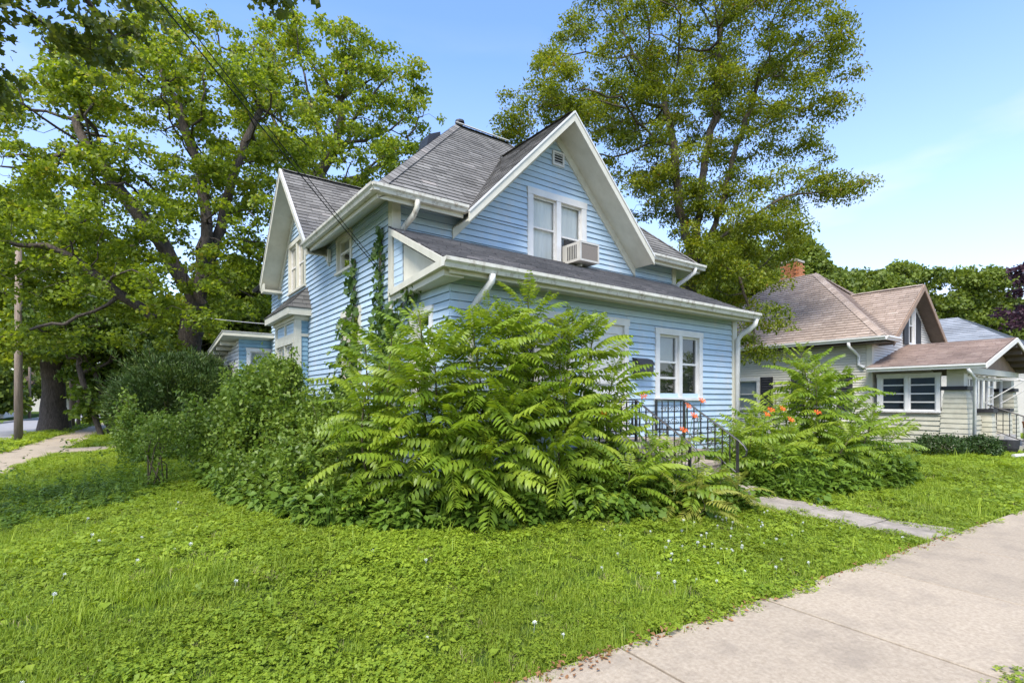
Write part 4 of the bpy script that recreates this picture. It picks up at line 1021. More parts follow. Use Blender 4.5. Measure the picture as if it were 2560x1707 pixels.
pier(17.02, 4.12, 0.30, 0.21, 0.1, 1.80, 2.38); pier(21.8, 4.12, 0.30, 0.21, 0.1, 1.80, 2.38)
for xx in (18.55, 20.3):
    pier(xx, 3.92, 0.20, 0.18, 0.1, 1.22, 1.24)
shingles([[(16.42, 3.45, 2.44), (19.42, 3.45, 3.24), (19.42, NY - .01, 3.24), (16.42, NY - .01, 2.44)]], nb, 'porch_roof', M['shingle_rust'], M['roofbase_b'], e=0.125)
shingles([[(22.42, 3.45, 2.44), (19.42, 3.45, 3.24), (19.42, NY - .01, 3.24), (22.42, NY - .01, 2.44)]], nb, 'porch_roof', M['shingle_rust'], M['roofbase_b'], e=0.125)
for xe in (16.38, 22.46):
    t = MB(); t.plank((xe, 3.41, 2.42), (19.42, 3.41, 3.235), (0, 0.03, 0), (0, 0, -0.12)); part('rake_board', t, M['tan_pale'], nb)
gutter((16.40, 3.42, 2.42), (16.40, NY - .06, 2.42), (-1, 0, 0), nb, 'white')
t = MB(); t.prism([(16.8, 3.9, 2.38), (22.0, 3.9, 2.38), (19.42, 3.9, 3.08)], (0, 0.04, 0)); part('porch_gable', t, M['brownboard'], nb)
t = MB(); t.box(16.78, 22.05, 3.86, 4.06, 2.22, 2.378); part('beam', t, M['tan'], nb)
for k in range(5):
    t = MB(); fr = k / 4.6; x = 19.55 + fr * 2.6; z = 3.08 - fr * 0.69
    t.box(x, x + 0.06, 3.46, 3.89, z - 0.1, z - 0.005); part('rafter_tail', t, M['rafter'], nb)
spout([(16.34, 3.75, 2.31), (16.38, 3.72, 2.22), (16.62, 3.70, 2.10), (16.70, 3.70, 1.98), (16.62, 3.70, 0.3)], 0.045, nb)
# glazed porch front
t = MB()
for x in (17.4, 17.95, 18.3, 18.75, 19.2, 19.75, 20.3, 21.3): t.box(x, x + 0.07, 4.10, 4.16, 0.62, 2.22)
t.box(17.4, 21.4, 4.101, 4.159, 2.1, 2.2); t.box(17.4, 18.3, 4.101, 4.159, 1.15, 1.22); t.box(19.25, 21.3, 4.101, 4.159, 1.15, 1.22)
for z in (1.42, 1.66, 1.9): t.box(19.82, 20.3, 4.102, 4.157, z, z + 0.035); t.box(17.47, 17.95, 4.102, 4.157, z, z + 0.035)
gf = part('porch_glazing', t, M['white'], nb)
g_ = MB(); g_.add([(17.4, 4.13, 0.65), (21.3, 4.13, 0.65), (21.3, 4.13, 2.2), (17.4, 4.13, 2.2)], [(0, 1, 2, 3)]); part('pane', g_, M['glass'], gf)
t = MB(); t.box(19.82, 21.3, 4.14, 4.2, 0.62, 1.15); part('porch_wall', t, M['tanshingle'], nb)
# porch steps, railing, awning frame
nst = thing('neighbour_steps', (19.2, 3.6, 0.2), 'grey steps to the glazed porch of the sage green house', 'steps')
for k in range(4):
    c = MB(); c.box(18.75, 20.1, 3.85 - 0.28 * (k + 1), 3.86 - 0.28 * k - 0.004, 0.1, 0.60 - 0.12 * k); part('step', c, M['kerb'], nst)
nr = thing('iron_railing', (18.75, 3.4, 0.3), 'thin black handrail beside the neighbouring porch steps', 'railing')
c = MB(); c.tube([(18.78, 3.9, 1.42), (18.78, 2.75, 0.95)], 0.018, 6); part('handrail', c, M['black'], nr)
c = MB(); c.tube([(18.78, 3.9, 0.80), (18.78, 2.78, 0.30)], 0.012, 4); part('bottom_rail', c, M['black'], nr)
for k in range(9):
    y = 3.85 - 0.13 * k; z = 1.40 - (3.9 - y) * 0.41
    c = MB(); c.box(18.772, 18.788, y - 0.008, y + 0.008, z - 0.62, z); part('baluster', c, M['black'], nr)
aw = thing('awning_frame', (19.6, 3.4, 2.1), 'pale bent metal awning frame over the neighbouring porch steps', 'awning')
for x in (18.6, 20.4):
    c = MB(); c.tube([(x, 3.95, 2.12), (x, 3.3, 2.10), (x, 3.0, 2.0), (x, 2.93, 1.85)], 0.02, 6); part('bracket', c, M['white'], aw)
    c = MB(); c.tube([(x, 3.95, 1.45), (x, 3.15, 2.05)], 0.016, 6); part('brace', c, M['white'], aw)
c = MB(); c.tube([(18.6, 2.93, 1.85), (20.4, 2.93, 1.85)], 0.02, 6); part('front_bar', c, M['white'], aw)
hb = thing('hanging_basket', (18.8, 3.05, 1.0), 'brown flower basket hooked on the neighbouring porch handrail', 'flower basket')
c = MB(); c.tube([(18.72, 3.05, 0.78), (18.72, 3.05, 0.86), (18.72, 3.05, 1.0)], [0.09, 0.14, 0.17], 12); part('basket', c, M['terracotta'], hb)
pt = thing('planter', (17.9, 3.3, 0.2), 'dark glazed planter with red flowers beside the neighbouring steps', 'planter')
c = MB(); c.tube([(17.9, 3.3, 0.2), (17.9, 3.3, 0.35), (17.9, 3.3, 0.55)], [0.12, 0.18, 0.2], 12); part('pot', c, M['shutter'], pt)
# things inside the neighbour's glazed porch
c = MB(); c.tube([(17.15, 4.66, 1.2), (17.15, 4.66, 1.36), (17.15, 4.66, 1.46)], [0.2, 0.19, 0.08], 10)
solo('cushion', c, M['blue_item'], (17.15, 4.66, 1.2), 'blue cushion behind the louvred porch window of the sage house', 'cushion', smooth=True)
ed = MB(); ed.tube([(16.9, 3.05, 0.23), (17.6, 2.85, 0.24), (19.5, 2.6, 0.22), (24, 2.2, 0.2)], 0.05, 6)
solo('garden_edging', ed, M['white'], (17, 3, 0.2), 'white garden edging strip before the neighbouring porch bed', 'edging')

# grey roofed house further on
gh = thing('grey_house', (31, 6.0, 0), 'pale house with light grey shingled hip roof behind the sage house', 'house')
w = MB(); w.box(27.4, 37.6, 4.4, 13.6, 0, 3.2); part('wall', w, M['tan_pale'], gh)
shingles([[(27, 4, 3.2), (27, 14, 3.2), (31, 10.5, 5.35), (31, 7.5, 5.35)], [(27, 4, 3.2), (38, 4, 3.2), (34, 7.5, 5.35), (31, 7.5, 5.35)],
          [(27, 14, 3.2), (38, 14, 3.2), (34, 10.5, 5.35), (31, 10.5, 5.35)], [(38, 4, 3.2), (38, 14, 3.2), (34, 10.5, 5.35), (34, 7.5, 5.35)], [(31, 7.5, 5.35), (34, 7.5, 5.35), (34, 10.5, 5.35), (31, 10.5, 5.35)]],
         gh, 'roof', M['shingle_pale'], M['kerb'], e=0.2, tab=(0.3, 0.6), lift=0.02)
shingles([[(27.5, 2.2, 2.75), (40, 2.2, 2.75), (40, 5.0, 3.75), (27.5, 5.0, 3.75)]], gh, 'porch_roof', M['shingle_pale'], M['kerb'], e=0.2, tab=(0.3, 0.6), lift=0.02)
w = MB(); w.box(27.7, 40, 2.5, 4.3, 0, 2.7); part('porch_wall', w, M['white'], gh)
for k in range(4):
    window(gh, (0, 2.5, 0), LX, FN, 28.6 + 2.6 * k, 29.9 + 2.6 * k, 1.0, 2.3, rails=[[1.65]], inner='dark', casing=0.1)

# ------------------------------------------------------------------ trees
def leaf_mesh(name, C, size, mat, rng, droop=0.35, narrow=0.36, up=0.6, vmean=None, sd=0.22, lobes=False, outdir=None):
    """one mesh of many folded leaf blades at the points C"""
    n = len(C)
    a = rng.normal(size=(n, 3)); a[:, 2] -= droop * 1.5
    if outdir is not None: a += outdir * 1.2
    a /= np.linalg.norm(a, axis=1, keepdims=True)
    nr = rng.normal(size=(n, 3)) * 0.6; nr[:, 2] += up
    b = np.cross(a, nr); b /= np.linalg.norm(b, axis=1, keepdims=True) + 1e-9
    nn = np.cross(b, a)
    s = (size * rng.uniform(0.6, 1.35, n))[:, None]
    tip = C + a * s
    fold = nn * s * 0.10
    val = np.clip((0.5 if vmean is None else vmean) + rng.normal(size=n) * sd, 0, 1)
    if lobes:
        k = 7; w = narrow
        P = [C, C + a * s * 0.12 + b * s * w * 0.95 + fold, C + a * s * 0.5 + b * s * w * 0.42 + fold * 0.4, C + a * s * 0.62 + b * s * w * 1.15 + fold, tip,
             C + a * s * 0.62 - b * s * w * 1.15 + fold, C + a * s * 0.5 - b * s * w * 0.42 + fold * 0.4, C + a * s * 0.12 - b * s * w * 0.95 + fold]
        V = np.stack(P, 1).reshape(-1, 3); i0 = np.arange(n) * 8
        T = [(0, 1, 2), (0, 2, 6), (2, 3, 4), (2, 4, 6), (6, 4, 5), (0, 6, 7)]
        F = np.concatenate([np.stack([i0 + x for x in t], 1) for t in T])
        return npmesh(name, V, F, mat, np.repeat(val, 8))
    V = np.stack([C, C + a * s * 0.45 + b * s * narrow + fold, tip, C + a * s * 0.45 - b * s * narrow + fold], 1).reshape(-1, 3)
    i0 = np.arange(n) * 4
    F = np.concatenate([np.stack([i0, i0 + 1, i0 + 2], 1), np.stack([i0, i0 + 2, i0 + 3], 1)])
    return npmesh(name, V, F, mat, np.repeat(val, 4))

def grow(start, attr, step, kill, maxit, rng, infl=9.0, jit=0.25, grav=0.05):
    """space colonisation: branches reach for points spread through the crown"""
    nodes = [np.array(p, float) for p, _ in start]; par = [q for _, q in start]
    A = np.array(attr); alive = np.ones(len(A), bool)
    N = np.array(nodes)
    D = np.linalg.norm(A[:, None] - N[None], axis=2); near = D.argmin(1); nd = D.min(1)
    for it in range(maxit):
        act = np.where(alive & (nd < infl))[0]
        if len(act) == 0: break
        N = np.array(nodes)
        dirs = A[act] - N[near[act]]; dirs /= np.linalg.norm(dirs, axis=1, keepdims=True) + 1e-9
        acc = {}
        for j, i in enumerate(near[act]):
            if i in acc: acc[i] += dirs[j]
            else: acc[i] = dirs[j].copy()
        new = []
        for i, v in acc.items():
            v = v / (np.linalg.norm(v) + 1e-9) + rng.normal(size=3) * jit + np.array([0, 0, grav])
            v /= np.linalg.norm(v)
            new.append((nodes[i] + v * step, i))
        base = len(nodes)
        for p, i in new: nodes.append(p); par.append(i)
        NW = np.array([p for p, _ in new])
        d2 = np.linalg.norm(A[:, None] - NW[None], axis=2)
        m = d2.min(1); am = d2.argmin(1)
        upd = m < nd
        nd[upd] = m[upd]; near[upd] = base + am[upd]
        alive &= nd > kill
        if len(nodes) > 5200: break
    return np.array(nodes), par

def wood_mesh(name, nodes, par, rad, mat, base_flare=1.0):
    V, F = [], []
    cnt = 0
    N = len(nodes)
    for i in range(N):
        p = par[i]
        if p < 0: continue
        a, b = nodes[p], nodes[i]
        d = b - a; L = np.linalg.norm(d)
        if L < 1e-6: continue
        d /= L
        u = np.cross(d, [0.3, 0.1, 1.0]) if abs(d[2]) < 0.95 else np.cross(d, [1, 0, 0]); u /= np.linalg.norm(u); w = np.cross(d, u)
        k = 9 if rad[i] > 0.08 else (5 if rad[i] > 0.02 else 3)
        ra = min(rad[p], rad[i] * 1.35) ; rb = rad[i]
        if p == 0: ra = rad[0]
        th = np.arange(k) * 2 * np.pi / k
        ring = np.cos(th)[:, None] * u + np.sin(th)[:, None] * w
        V.append(a + ring * ra - d * ra * 0.15); V.append(b + ring * rb)
        for j in range(k):
            F.append((cnt + j, cnt + (j + 1) % k, cnt + k + (j + 1) % k, cnt + k + j))
        cnt += 2 * k
    return npmesh(name, np.concatenate(V), np.array(F), mat, smooth=True)

def crown_points(blobs, n, rng, shell=0.35):
    out = []
    vol = np.array([b[3] * b[4] * b[5] for b in blobs]); pr = vol / vol.sum()
    for b, k in zip(blobs, rng.multinomial(n, pr)):
        v = rng.normal(size=(k, 3)); v /= np.linalg.norm(v, axis=1, keepdims=True)
        r = rng.uniform(shell, 1, k) ** (1 / 2.2)
        out.append(np.array(b[:3]) + v * r[:, None] * np.array(b[3:6]))
    return np.concatenate(out)

def tree(name, label, base, trunk, blobs, seed, leaf_mat, bark_mat, n_attr=900, step=0.4, leaves=40000, leaf=0.13, spread=0.32, tip=0.008, group=None, narrow=0.36, lobes=False, pipe=2.35, vgrad=0.0, cat='tree', rmax=None, infl=30, flare=None, up=0.6, leaf_r=0.022, droop=0.35, forks=(), cl=18, flat=0.55):
    rng = np.random.default_rng(seed)
    base = np.array(base, float)
    st = []
    pts = [base] + [np.array(t, float) for t in trunk]
    fine = [pts[0]]
    for a, b in zip(pts[:-1], pts[1:]):
        m = max(1, int(np.linalg.norm(b - a) / step))
        for q in range(1, m + 1): fine.append(a + (b - a) * q / m + rng.normal(size=3) * 0.02)
    for i, p in enumerate(fine): st.append((p, i - 1))
    for fk in forks:
        prev = len(fine) - 1 - fk[0]; a = np.array(st[prev][0])
        for b in fk[1:]:
            b = np.array(b, float); m = max(1, int(np.linalg.norm(b - a) / step))
            for q in range(1, m + 1):
                st.append((a + (b - a) * q / m + rng.normal(size=3) * 0.03, prev)); prev = len(st) - 1
            a = b
    A = crown_points(blobs, n_attr, rng)
    nodes, par = grow(st, A, step, step * 1.15, 70, rng, infl=infl)
    N = len(nodes)
    rp = np.zeros(N); child = np.zeros(N, int)
    for i in range(N - 1, -1, -1):
        if child[i] == 0: rp[i] = tip ** pipe
        if par[i] >= 0: rp[par[i]] += rp[i] + 0.00004 ** 1.0 * 0; child[par[i]] += 1
    rad = rp ** (1 / pipe)
    ntip = rp / tip ** pipe
    if rmax: rad = tip + (rad - tip) * ((rmax - tip) / max(rad[0] - tip, 1e-4))
    rad = np.maximum(rad, tip)
    if flare:
        for i in range(min(4, len(fine))): rad[i] *= 1 + flare * (1 - i / 4) ** 2
    root = thing(name, tuple(base), label, cat, group)
    nl = nodes - base
    o = link('trunk', wood_mesh('trunk', nl, par, rad, bark_mat), root)
    # leaves massed in clumps on the twig ends, with gaps between the clumps
    ends = np.where(child == 0)[0]; ends = ends[ends > 3]
    thin = np.where((ntip <= 3.5) & (child > 0))[0]
    extra = rng.choice(thin, min(len(thin), int(len(ends) * 0.45)), replace=False) if len(thin) else ends[:0]
    tw = nl[np.concatenate([ends, extra])]
    tw = tw + rng.normal(size=tw.shape) * spread * 0.25
    cr = spread * rng.uniform(0.55, 1.45, len(tw))
    pk = cr ** 2; pk /= pk.sum()
    ki = rng.choice(len(tw), leaves, p=pk)
    v = rng.normal(size=(leaves, 3)); v /= np.linalg.norm(v, axis=1, keepdims=True)
    C = tw[ki] + v * (rng.uniform(0, 1, (leaves, 1)) ** 0.55) * cr[ki][:, None] * np.array([1.25, 1.25, flat])
    C[:, 2] -= 0.25 * ((C[:, :2] - tw[ki][:, :2]) ** 2).sum(1) / spread
    cval = rng.normal(size=len(tw)) * 0.10
    keep = C[:, 2] + base[2] > 0.6
    C = C[keep]; ki = ki[keep]
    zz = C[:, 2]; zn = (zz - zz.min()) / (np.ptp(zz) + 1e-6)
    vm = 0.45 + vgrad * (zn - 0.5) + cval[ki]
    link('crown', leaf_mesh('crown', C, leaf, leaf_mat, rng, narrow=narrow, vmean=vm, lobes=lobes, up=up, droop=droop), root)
    return root

def D3(px, py, t): return tuple(atD(px, py, t))
def blob(px, py, t, r, rz=None, rd=None):
    p = atD(px, py, t); return (p.x, p.y, p.z, r, rd or r, rz or r * 0.8)

# big maple behind the rear addition
b0 = (1.75, 20.2, 0.2)
tree('maple_tree', 'great spreading maple with dark limbs behind the low rear addition', b0,
     [D3(470, 900, 17.2), D3(478, 830, 17.2), D3(490, 760, 17.2)],
     [blob(480, 330, 17.5, 3.6, 3.0), blob(300, 380, 17, 3.3, 2.8), blob(660, 330, 18, 2.2, 2.4), blob(180, 520, 16.5, 2.8, 2.3), blob(420, 560, 16.5, 3.2, 2.2),
      blob(250, 680, 15.5, 2.6, 1.6), blob(600, 560, 17.5, 2.0, 2.0), blob(480, 150, 18, 2.2, 1.9), blob(300, 180, 17.5, 2.2, 1.9), blob(120, 310, 17, 1.9, 2.0), blob(480, 740, 15, 1.7, 1.0), blob(330, 800, 15.5, 1.8, 0.8), blob(610, 700, 17.5, 1.6, 1.6), blob(640, 170, 18, 1.4, 1.5), blob(610, 760, 19, 1.3, 1.0), blob(560, 700, 18.5, 1.3, 1.2), blob(500, 820, 15.8, 0.9, 0.6), blob(440, 850, 15.8, 0.9, 0.5), blob(60, 560, 16, 1.9, 1.6), blob(45, 720, 15.5, 1.7, 1.1), blob(60, 850, 15.5, 1.2, 0.5)],
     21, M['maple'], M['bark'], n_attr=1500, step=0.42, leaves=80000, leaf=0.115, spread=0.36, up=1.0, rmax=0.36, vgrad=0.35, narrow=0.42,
     forks=[(0, D3(380, 790, 16.4), D3(260, 705, 15.5), D3(180, 640, 15)), (0, D3(400, 600, 16.5), D3(300, 480, 16.6), D3(200, 330, 16.8)), (0, D3(520, 560, 17), D3(500, 420, 17.2), D3(440, 250, 17.4)), (0, D3(540, 600, 17.4), D3(580, 450, 17.6), D3(650, 270, 18))])
tree('maple_tree', 'airy pale green maple rising straight behind the blue roof', (7.4, 24.5, 0.2),
     [D3(795, 700, 23.5), D3(797, 520, 23.5), D3(800, 430, 23.5)],
     [blob(800, 250, 24, 3.2, 3.8), blob(940, 260, 24, 2.6, 2.6), blob(700, 260, 24, 2.2, 3.0), blob(880, 400, 23, 3.0, 2.0), blob(1020, 330, 24, 1.5, 1.6), blob(850, 150, 24, 2.0, 1.3), blob(960, 430, 22.5, 1.6, 1.2)],
     22, M['maple'], M['bark'], n_attr=900, step=0.5, leaves=34000, leaf=0.13, spread=0.40, up=1.0, rmax=0.3, vgrad=0.3, narrow=0.42)
tree('maple_tree', 'old maple with a massive flared trunk on the street verge', (-2.8, 34.6, 0.0),
     [(-2.8, 34.6, 1.2), (-2.85, 34.6, 2.6), (-2.9, 34.5, 3.6)],
     [blob(120, 760, 26, 5.0, 3.0), blob(60, 640, 25, 4.0, 3.4), blob(230, 760, 26, 4.0, 2.2), blob(130, 860, 24, 3.4, 1.0), blob(20, 830, 24, 3.0, 1.4), blob(250, 860, 24.5, 3.0, 1.2)],
     23, M['maple'], M['bark'], n_attr=900, step=0.55, leaves=46000, leaf=0.20, spread=0.75, rmax=0.46, flare=0.6, vgrad=0.2, narrow=0.42)
for i, (px, py, Y, lean, lb) in enumerate(((253, 1092, 28.2, (-0.75, 0.2), 'thin dark sapling leaning over the side pavement'), (276, 1090, 28.6, (-0.55, 0.1), 'slim dark sapling beside the leaning one by the pavement'))):
    p = atY(px, py, Y); x, y = p.x, p.y
    tree('sapling', lb, (x, y, 0.05), [(x + lean[0] * 0.5, y, 1.6), (x + lean[0], y, 3.0)],
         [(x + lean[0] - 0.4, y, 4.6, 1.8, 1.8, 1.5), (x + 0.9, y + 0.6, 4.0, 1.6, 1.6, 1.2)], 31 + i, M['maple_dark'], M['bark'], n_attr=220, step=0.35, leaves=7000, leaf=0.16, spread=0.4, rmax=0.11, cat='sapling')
# understory behind the yew
for i, (px, t, r, h, lb) in enumerate(((345, 24, 2.6, 3.4, 'dark rounded bush mass behind the yew by the side walk'), (430, 26, 2.8, 3.6, 'dark leafy bush behind the rear addition corner'), (505, 25, 2.0, 2.6, 'low dark bush tucked under the great maple'))):
    p = atD(px, 1000, t)
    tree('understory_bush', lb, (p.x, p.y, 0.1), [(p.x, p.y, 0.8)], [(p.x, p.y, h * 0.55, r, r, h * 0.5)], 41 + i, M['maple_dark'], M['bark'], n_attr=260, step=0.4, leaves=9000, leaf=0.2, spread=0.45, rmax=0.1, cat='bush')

# locust to the right of the house
lx, ly_ = 12.6, 8.85
tree('locust_tree', 'tall feathery locust with forked trunk rising beside the blue house', (lx, ly_, 0.2),
     [D3(1722, 800, 14.7), D3(1722, 690, 14.7), D3(1725, 650, 14.7)],
     [blob(1600, 130, 15, 2.6, 2.3), blob(1800, 90, 15, 2.8, 2.2), blob(1480, 220, 14.6, 1.9, 1.6), blob(1380, 300, 14.2, 1.5, 1.0), blob(1960, 200, 15, 2.0, 1.6), blob(1720, 330, 15, 2.4, 1.6), blob(2000, 120, 15, 1.4, 1.2), blob(1900, 330, 15, 1.7, 1.0),
      blob(1960, 480, 14.5, 1.8, 0.6), blob(2080, 470, 14.5, 1.0, 0.5), blob(1880, 620, 13.6, 1.4, 1.0), blob(1850, 760, 13.2, 1.1, 1.2), blob(1660, 480, 15, 1.4, 1.2), blob(1330, 260, 14.4, 0.9, 0.6), blob(1290, 300, 14.2, 0.7, 0.4), blob(2080, 170, 15, 0.9, 0.6), blob(1850, 530, 14.5, 1.5, 0.9), blob(1890, 880, 13.2, 0.55, 0.9), blob(1560, 380, 14.8, 1.2, 1.0), blob(1700, 20, 15.4, 2.5, 1.4), blob(1770, 700, 14.2, 0.7, 0.6), blob(1800, 640, 13.8, 1.1, 0.8), blob(1860, 700, 13.3, 1.0, 0.8), blob(1880, 790, 13.2, 0.8, 0.8), blob(1870, 860, 13.2, 0.6, 0.8), blob(1780, 620, 13.8, 0.9, 0.7)],
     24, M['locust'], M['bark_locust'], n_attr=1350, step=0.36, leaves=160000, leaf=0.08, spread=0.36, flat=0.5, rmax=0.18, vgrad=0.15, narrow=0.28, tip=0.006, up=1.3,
     forks=[(0, D3(1700, 520, 14.9), D3(1690, 400, 15), D3(1650, 200, 15.2)), (0, D3(1745, 560, 14.6), D3(1755, 430, 14.8), D3(1790, 260, 15), D3(1800, 100, 15)), (1, D3(1790, 560, 14.4), D3(1830, 400, 14.6), D3(1900, 200, 14.8)), (0, D3(1790, 620, 14.2), D3(1850, 700, 13.5), D3(1885, 800, 13.2), D3(1893, 900, 13.1)), (0, D3(1850, 560, 14.4), D3(1960, 490, 14.4), D3(2090, 475, 14.5))])

# background trees on the right
for i, (px, py, t, r, rz, seed, m, lb) in enumerate((
        (2120, 775, 40, 4.2, 3.0, 51, 'oak', 'broad green oak behind the brick chimney'), (2330, 765, 46, 6.0, 3.9, 52, 'oak', 'wide rounded oak rising behind the brown gable'), (2460, 820, 50, 4.8, 3.2, 53, 'oak', 'green oak behind the light grey roof'),
        (1990, 715, 34, 2.4, 2.4, 54, 'oak', 'narrow green tree between the locust and the brick chimney'), (620, 790, 31, 3.4, 3.0, 58, 'oak', 'rounded green tree behind the rear addition roof'), (545, 820, 34, 3.0, 2.4, 59, 'oak', 'low green tree showing between the maple trunk and the addition'), (1800, 720, 27, 2.6, 2.6, 57, 'oak', 'light green tree behind the locust trunk'))):
    p = atD(px, py, t)
    tree('oak_tree', lb, (p.x, p.y, 0), [(p.x, p.y, max(2.0, p.z - rz))], [(p.x, p.y, p.z, r, r, rz), (p.x - r * 0.5, p.y, p.z - rz * 0.3, r * 0.7, r * 0.7, rz * 0.7), (p.x + r * 0.5, p.y - r * 0.4, p.z - rz * 0.4, r * 0.7, r * 0.7, rz * 0.7)],
         seed, M[m], M['bark'], n_attr=420, step=0.8, leaves=40000, leaf=0.26, spread=0.9, rmax=0.4, vgrad=0.3, narrow=0.4, leaf_r=0.05, tip=0.015)
p = atD(2680, 740, 26)
tree('purple_tree', 'dark purple leaved tree beyond the neighbouring porch', (p.x, p.y, 0), [(p.x, p.y, 3.5)], [blob(2690, 740, 26, 2.4, 2.2), blob(2540, 790, 25.5, 0.9, 0.6), blob(2575, 690, 26, 0.8, 0.8), blob(2500, 800, 25.5, 0.5, 0.3)], 55, M['purple'], M['bark'], n_attr=300, step=0.5, leaves=6500, leaf=0.19, spread=0.4, rmax=0.25, cl=24)

# street tree whose boughs hang in from above
tree('street_tree', 'dark leaved street tree hanging a bough over the lawn', (-5.4, 7.6, 0),
     [(-5.4, 7.6, 2.5), (-5.3, 7.7, 5.0)],
     [blob(60, 40, 8, 1.3, 0.6), blob(150, 60, 8, 0.7, 0.35), blob(-10, 300, 8.5, 0.25, 0.8), (-4.5, 8.0, 8.0, 2.5, 2.5, 1.8), (-5.5, 7.5, 9.0, 2.5, 2.5, 1.6), blob(190, -30, 8, 1.2, 0.5), blob(725, -25, 7.2, 0.45, 0.28), blob(500, -190, 7.5, 1.2, 0.3)],
     56, M['near_leaf'], M['bark'], n_attr=700, step=0.3, leaves=17000, leaf=0.12, spread=0.26, rmax=0.3, lobes=True, narrow=0.4)

# far side of the street
for i, (a, b, r, h, lb) in enumerate(((-14, 58, 3.2, 6, 'sunlit green tree across the side street'), (-16, 74, 4.5, 8, 'large green tree far down the side street'), (-11.8, 92, 4.0, 8, 'green tree closing the view down the street'), (-3.0, 95, 4.0, 7, 'distant green tree on the near side of the street'),
                                      (-18, 48, 2.5, 4, 'rounded garden bush across the side street'), (4.0, 60, 4.5, 8, 'green tree behind the far back gardens'), (10, 55, 5, 9, 'tall green tree behind the far back gardens'), (-8, 120, 5.0, 9, 'tall tree at the far end of the side street'), (-13.5, 110, 4.0, 7, 'tree across the street at its far end'))):
    x, y = unstreet(a, b)
    tree('far_tree', lb, (x, y, 0), [(x, y, h * 0.3)], [(x, y, h * 0.55, r, r, h * 0.42), (x + r * .5, y, h * 0.4, r * .6, r * .6, h * .3)], 60 + i, M['oak'], M['bark'], n_attr=200, step=0.8, leaves=6500, leaf=0.40, spread=0.9, rmax=0.25, leaf_r=0.06, tip=0.015, group='trees far down the street')
for i, (a, b, wdt, dep, hgt, m, lb) in enumerate(((-17, 66, 8, 9, 4.5, 'white', 'white house across the side street, half hidden by trees'), (-17, 100, 9, 9, 5, 'tan_pale', 'pale house far down the side street'))):
    x, y = unstreet(a, b)
    fh = thing('far_house', (x, y, 0), lb, 'house')
    w = MB(); w.box(x - wdt / 2, x + wdt / 2, y - dep / 2, y + dep / 2, 0, hgt - 1.6); part('wall', w, M[m], fh)
    w = MB(); w.prism([(x - wdt / 2 - .4, y - dep / 2 - .4, hgt - 1.6), (x + wdt / 2 + .4, y - dep / 2 - .4, hgt - 1.6), (x, y - dep / 2 - .4, hgt + 1.2)], (0, dep + .8, 0)); part('roof', w, M['roofbase_b'], fh)
    for k in range(3):
        w = MB(); yy = y - dep / 2 + 1.2 + 2.6 * k; w.box(x + wdt / 2 + 0.01, x + wdt / 2 + 0.04, yy, yy + 1.0, 1.0, 2.2); part('window', w, M['glass_dark'], fh)

# utility poles and wires
def pole(x, y, h, r, lb, arm=True):
    u = thing('utility_pole', (x, y, 0), lb, 'utility pole', 'wooden utility poles')
    c = MB(); c.tube([(x, y, -0.1), (x, y, h * 0.5), (x, y, h)], [r, r * 0.88, r * 0.72], 12); part('shaft', c, M['pole'], u, smooth=True)
    if not arm: return u
    c = MB(); c.plank((x - 1.0, y - r - 0.06, h - 0.7), (x + 1.0, y - r - 0.06, h - 0.7), (0, 0.10, 0), (0, 0, 0.12)); part('crossarm', c, M['pole'], u)
    for s in (-0.9, -0.5, 0.5, 0.9):
        c = MB(); c.tube([(x + s, y - r, h - 0.58), (x + s, y - r, h - 0.5), (x + s, y - r, h - 0.42)], [0.03, 0.05, 0.03], 8); part('insulator', c, M['kerb'], u)
    return u
pole(-3.2, 27.0, 7.4, 0.135, 'weathered wooden utility pole on the verge before the massive trunk', False)
p = atY(180, 1071, 37.5); pole(p.x, p.y, 9.0, 0.13, 'dark wooden utility pole just beyond the massive trunk')
p = atY(196, 1067, 39.5); pole(p.x, p.y, 9.0, 0.10, 'paler thin utility pole beside the dark one beyond the massive trunk')
p = atY(74, 1050, 60); pole(p.x, p.y, 8.0, 0.10, 'far wooden utility pole across the side street')
pole(-6.15, 0.2, 9.0, 0.14, 'corner utility pole that carries the black service wires')
def wire(a, b, sag, r, mat, label, name='overhead_wire'):
    a, b = Vector(a), Vector(b); c = MB()
    pts = [a.lerp(b, i / 28) - LZ * (sag * 4 * (i / 28) * (1 - i / 28)) for i in range(29)]
    c.tube(pts, r, 5)
    return solo(name, c, M[mat], a, label, 'wire', 'overhead service wires')
wire((XS - 0.06, 7.78, 3.53), (-6.15, 0.16, 8.1), 0.05, 0.0065, 'wire', 'lower of two black service wires running down to the side wall')
wire((XS - 0.06, 7.80, 3.60), (-6.10, 0.10, 8.35), 0.10, 0.0055, 'wire', 'upper of two black service wires running down to the side wall')
wire((XS - 0.05, 14.0, 3.42), (-3.2, 27.0, 6.4), 0.35, 0.0065, 'wire_grey', 'grey telephone wire sagging from the bay to the street pole')

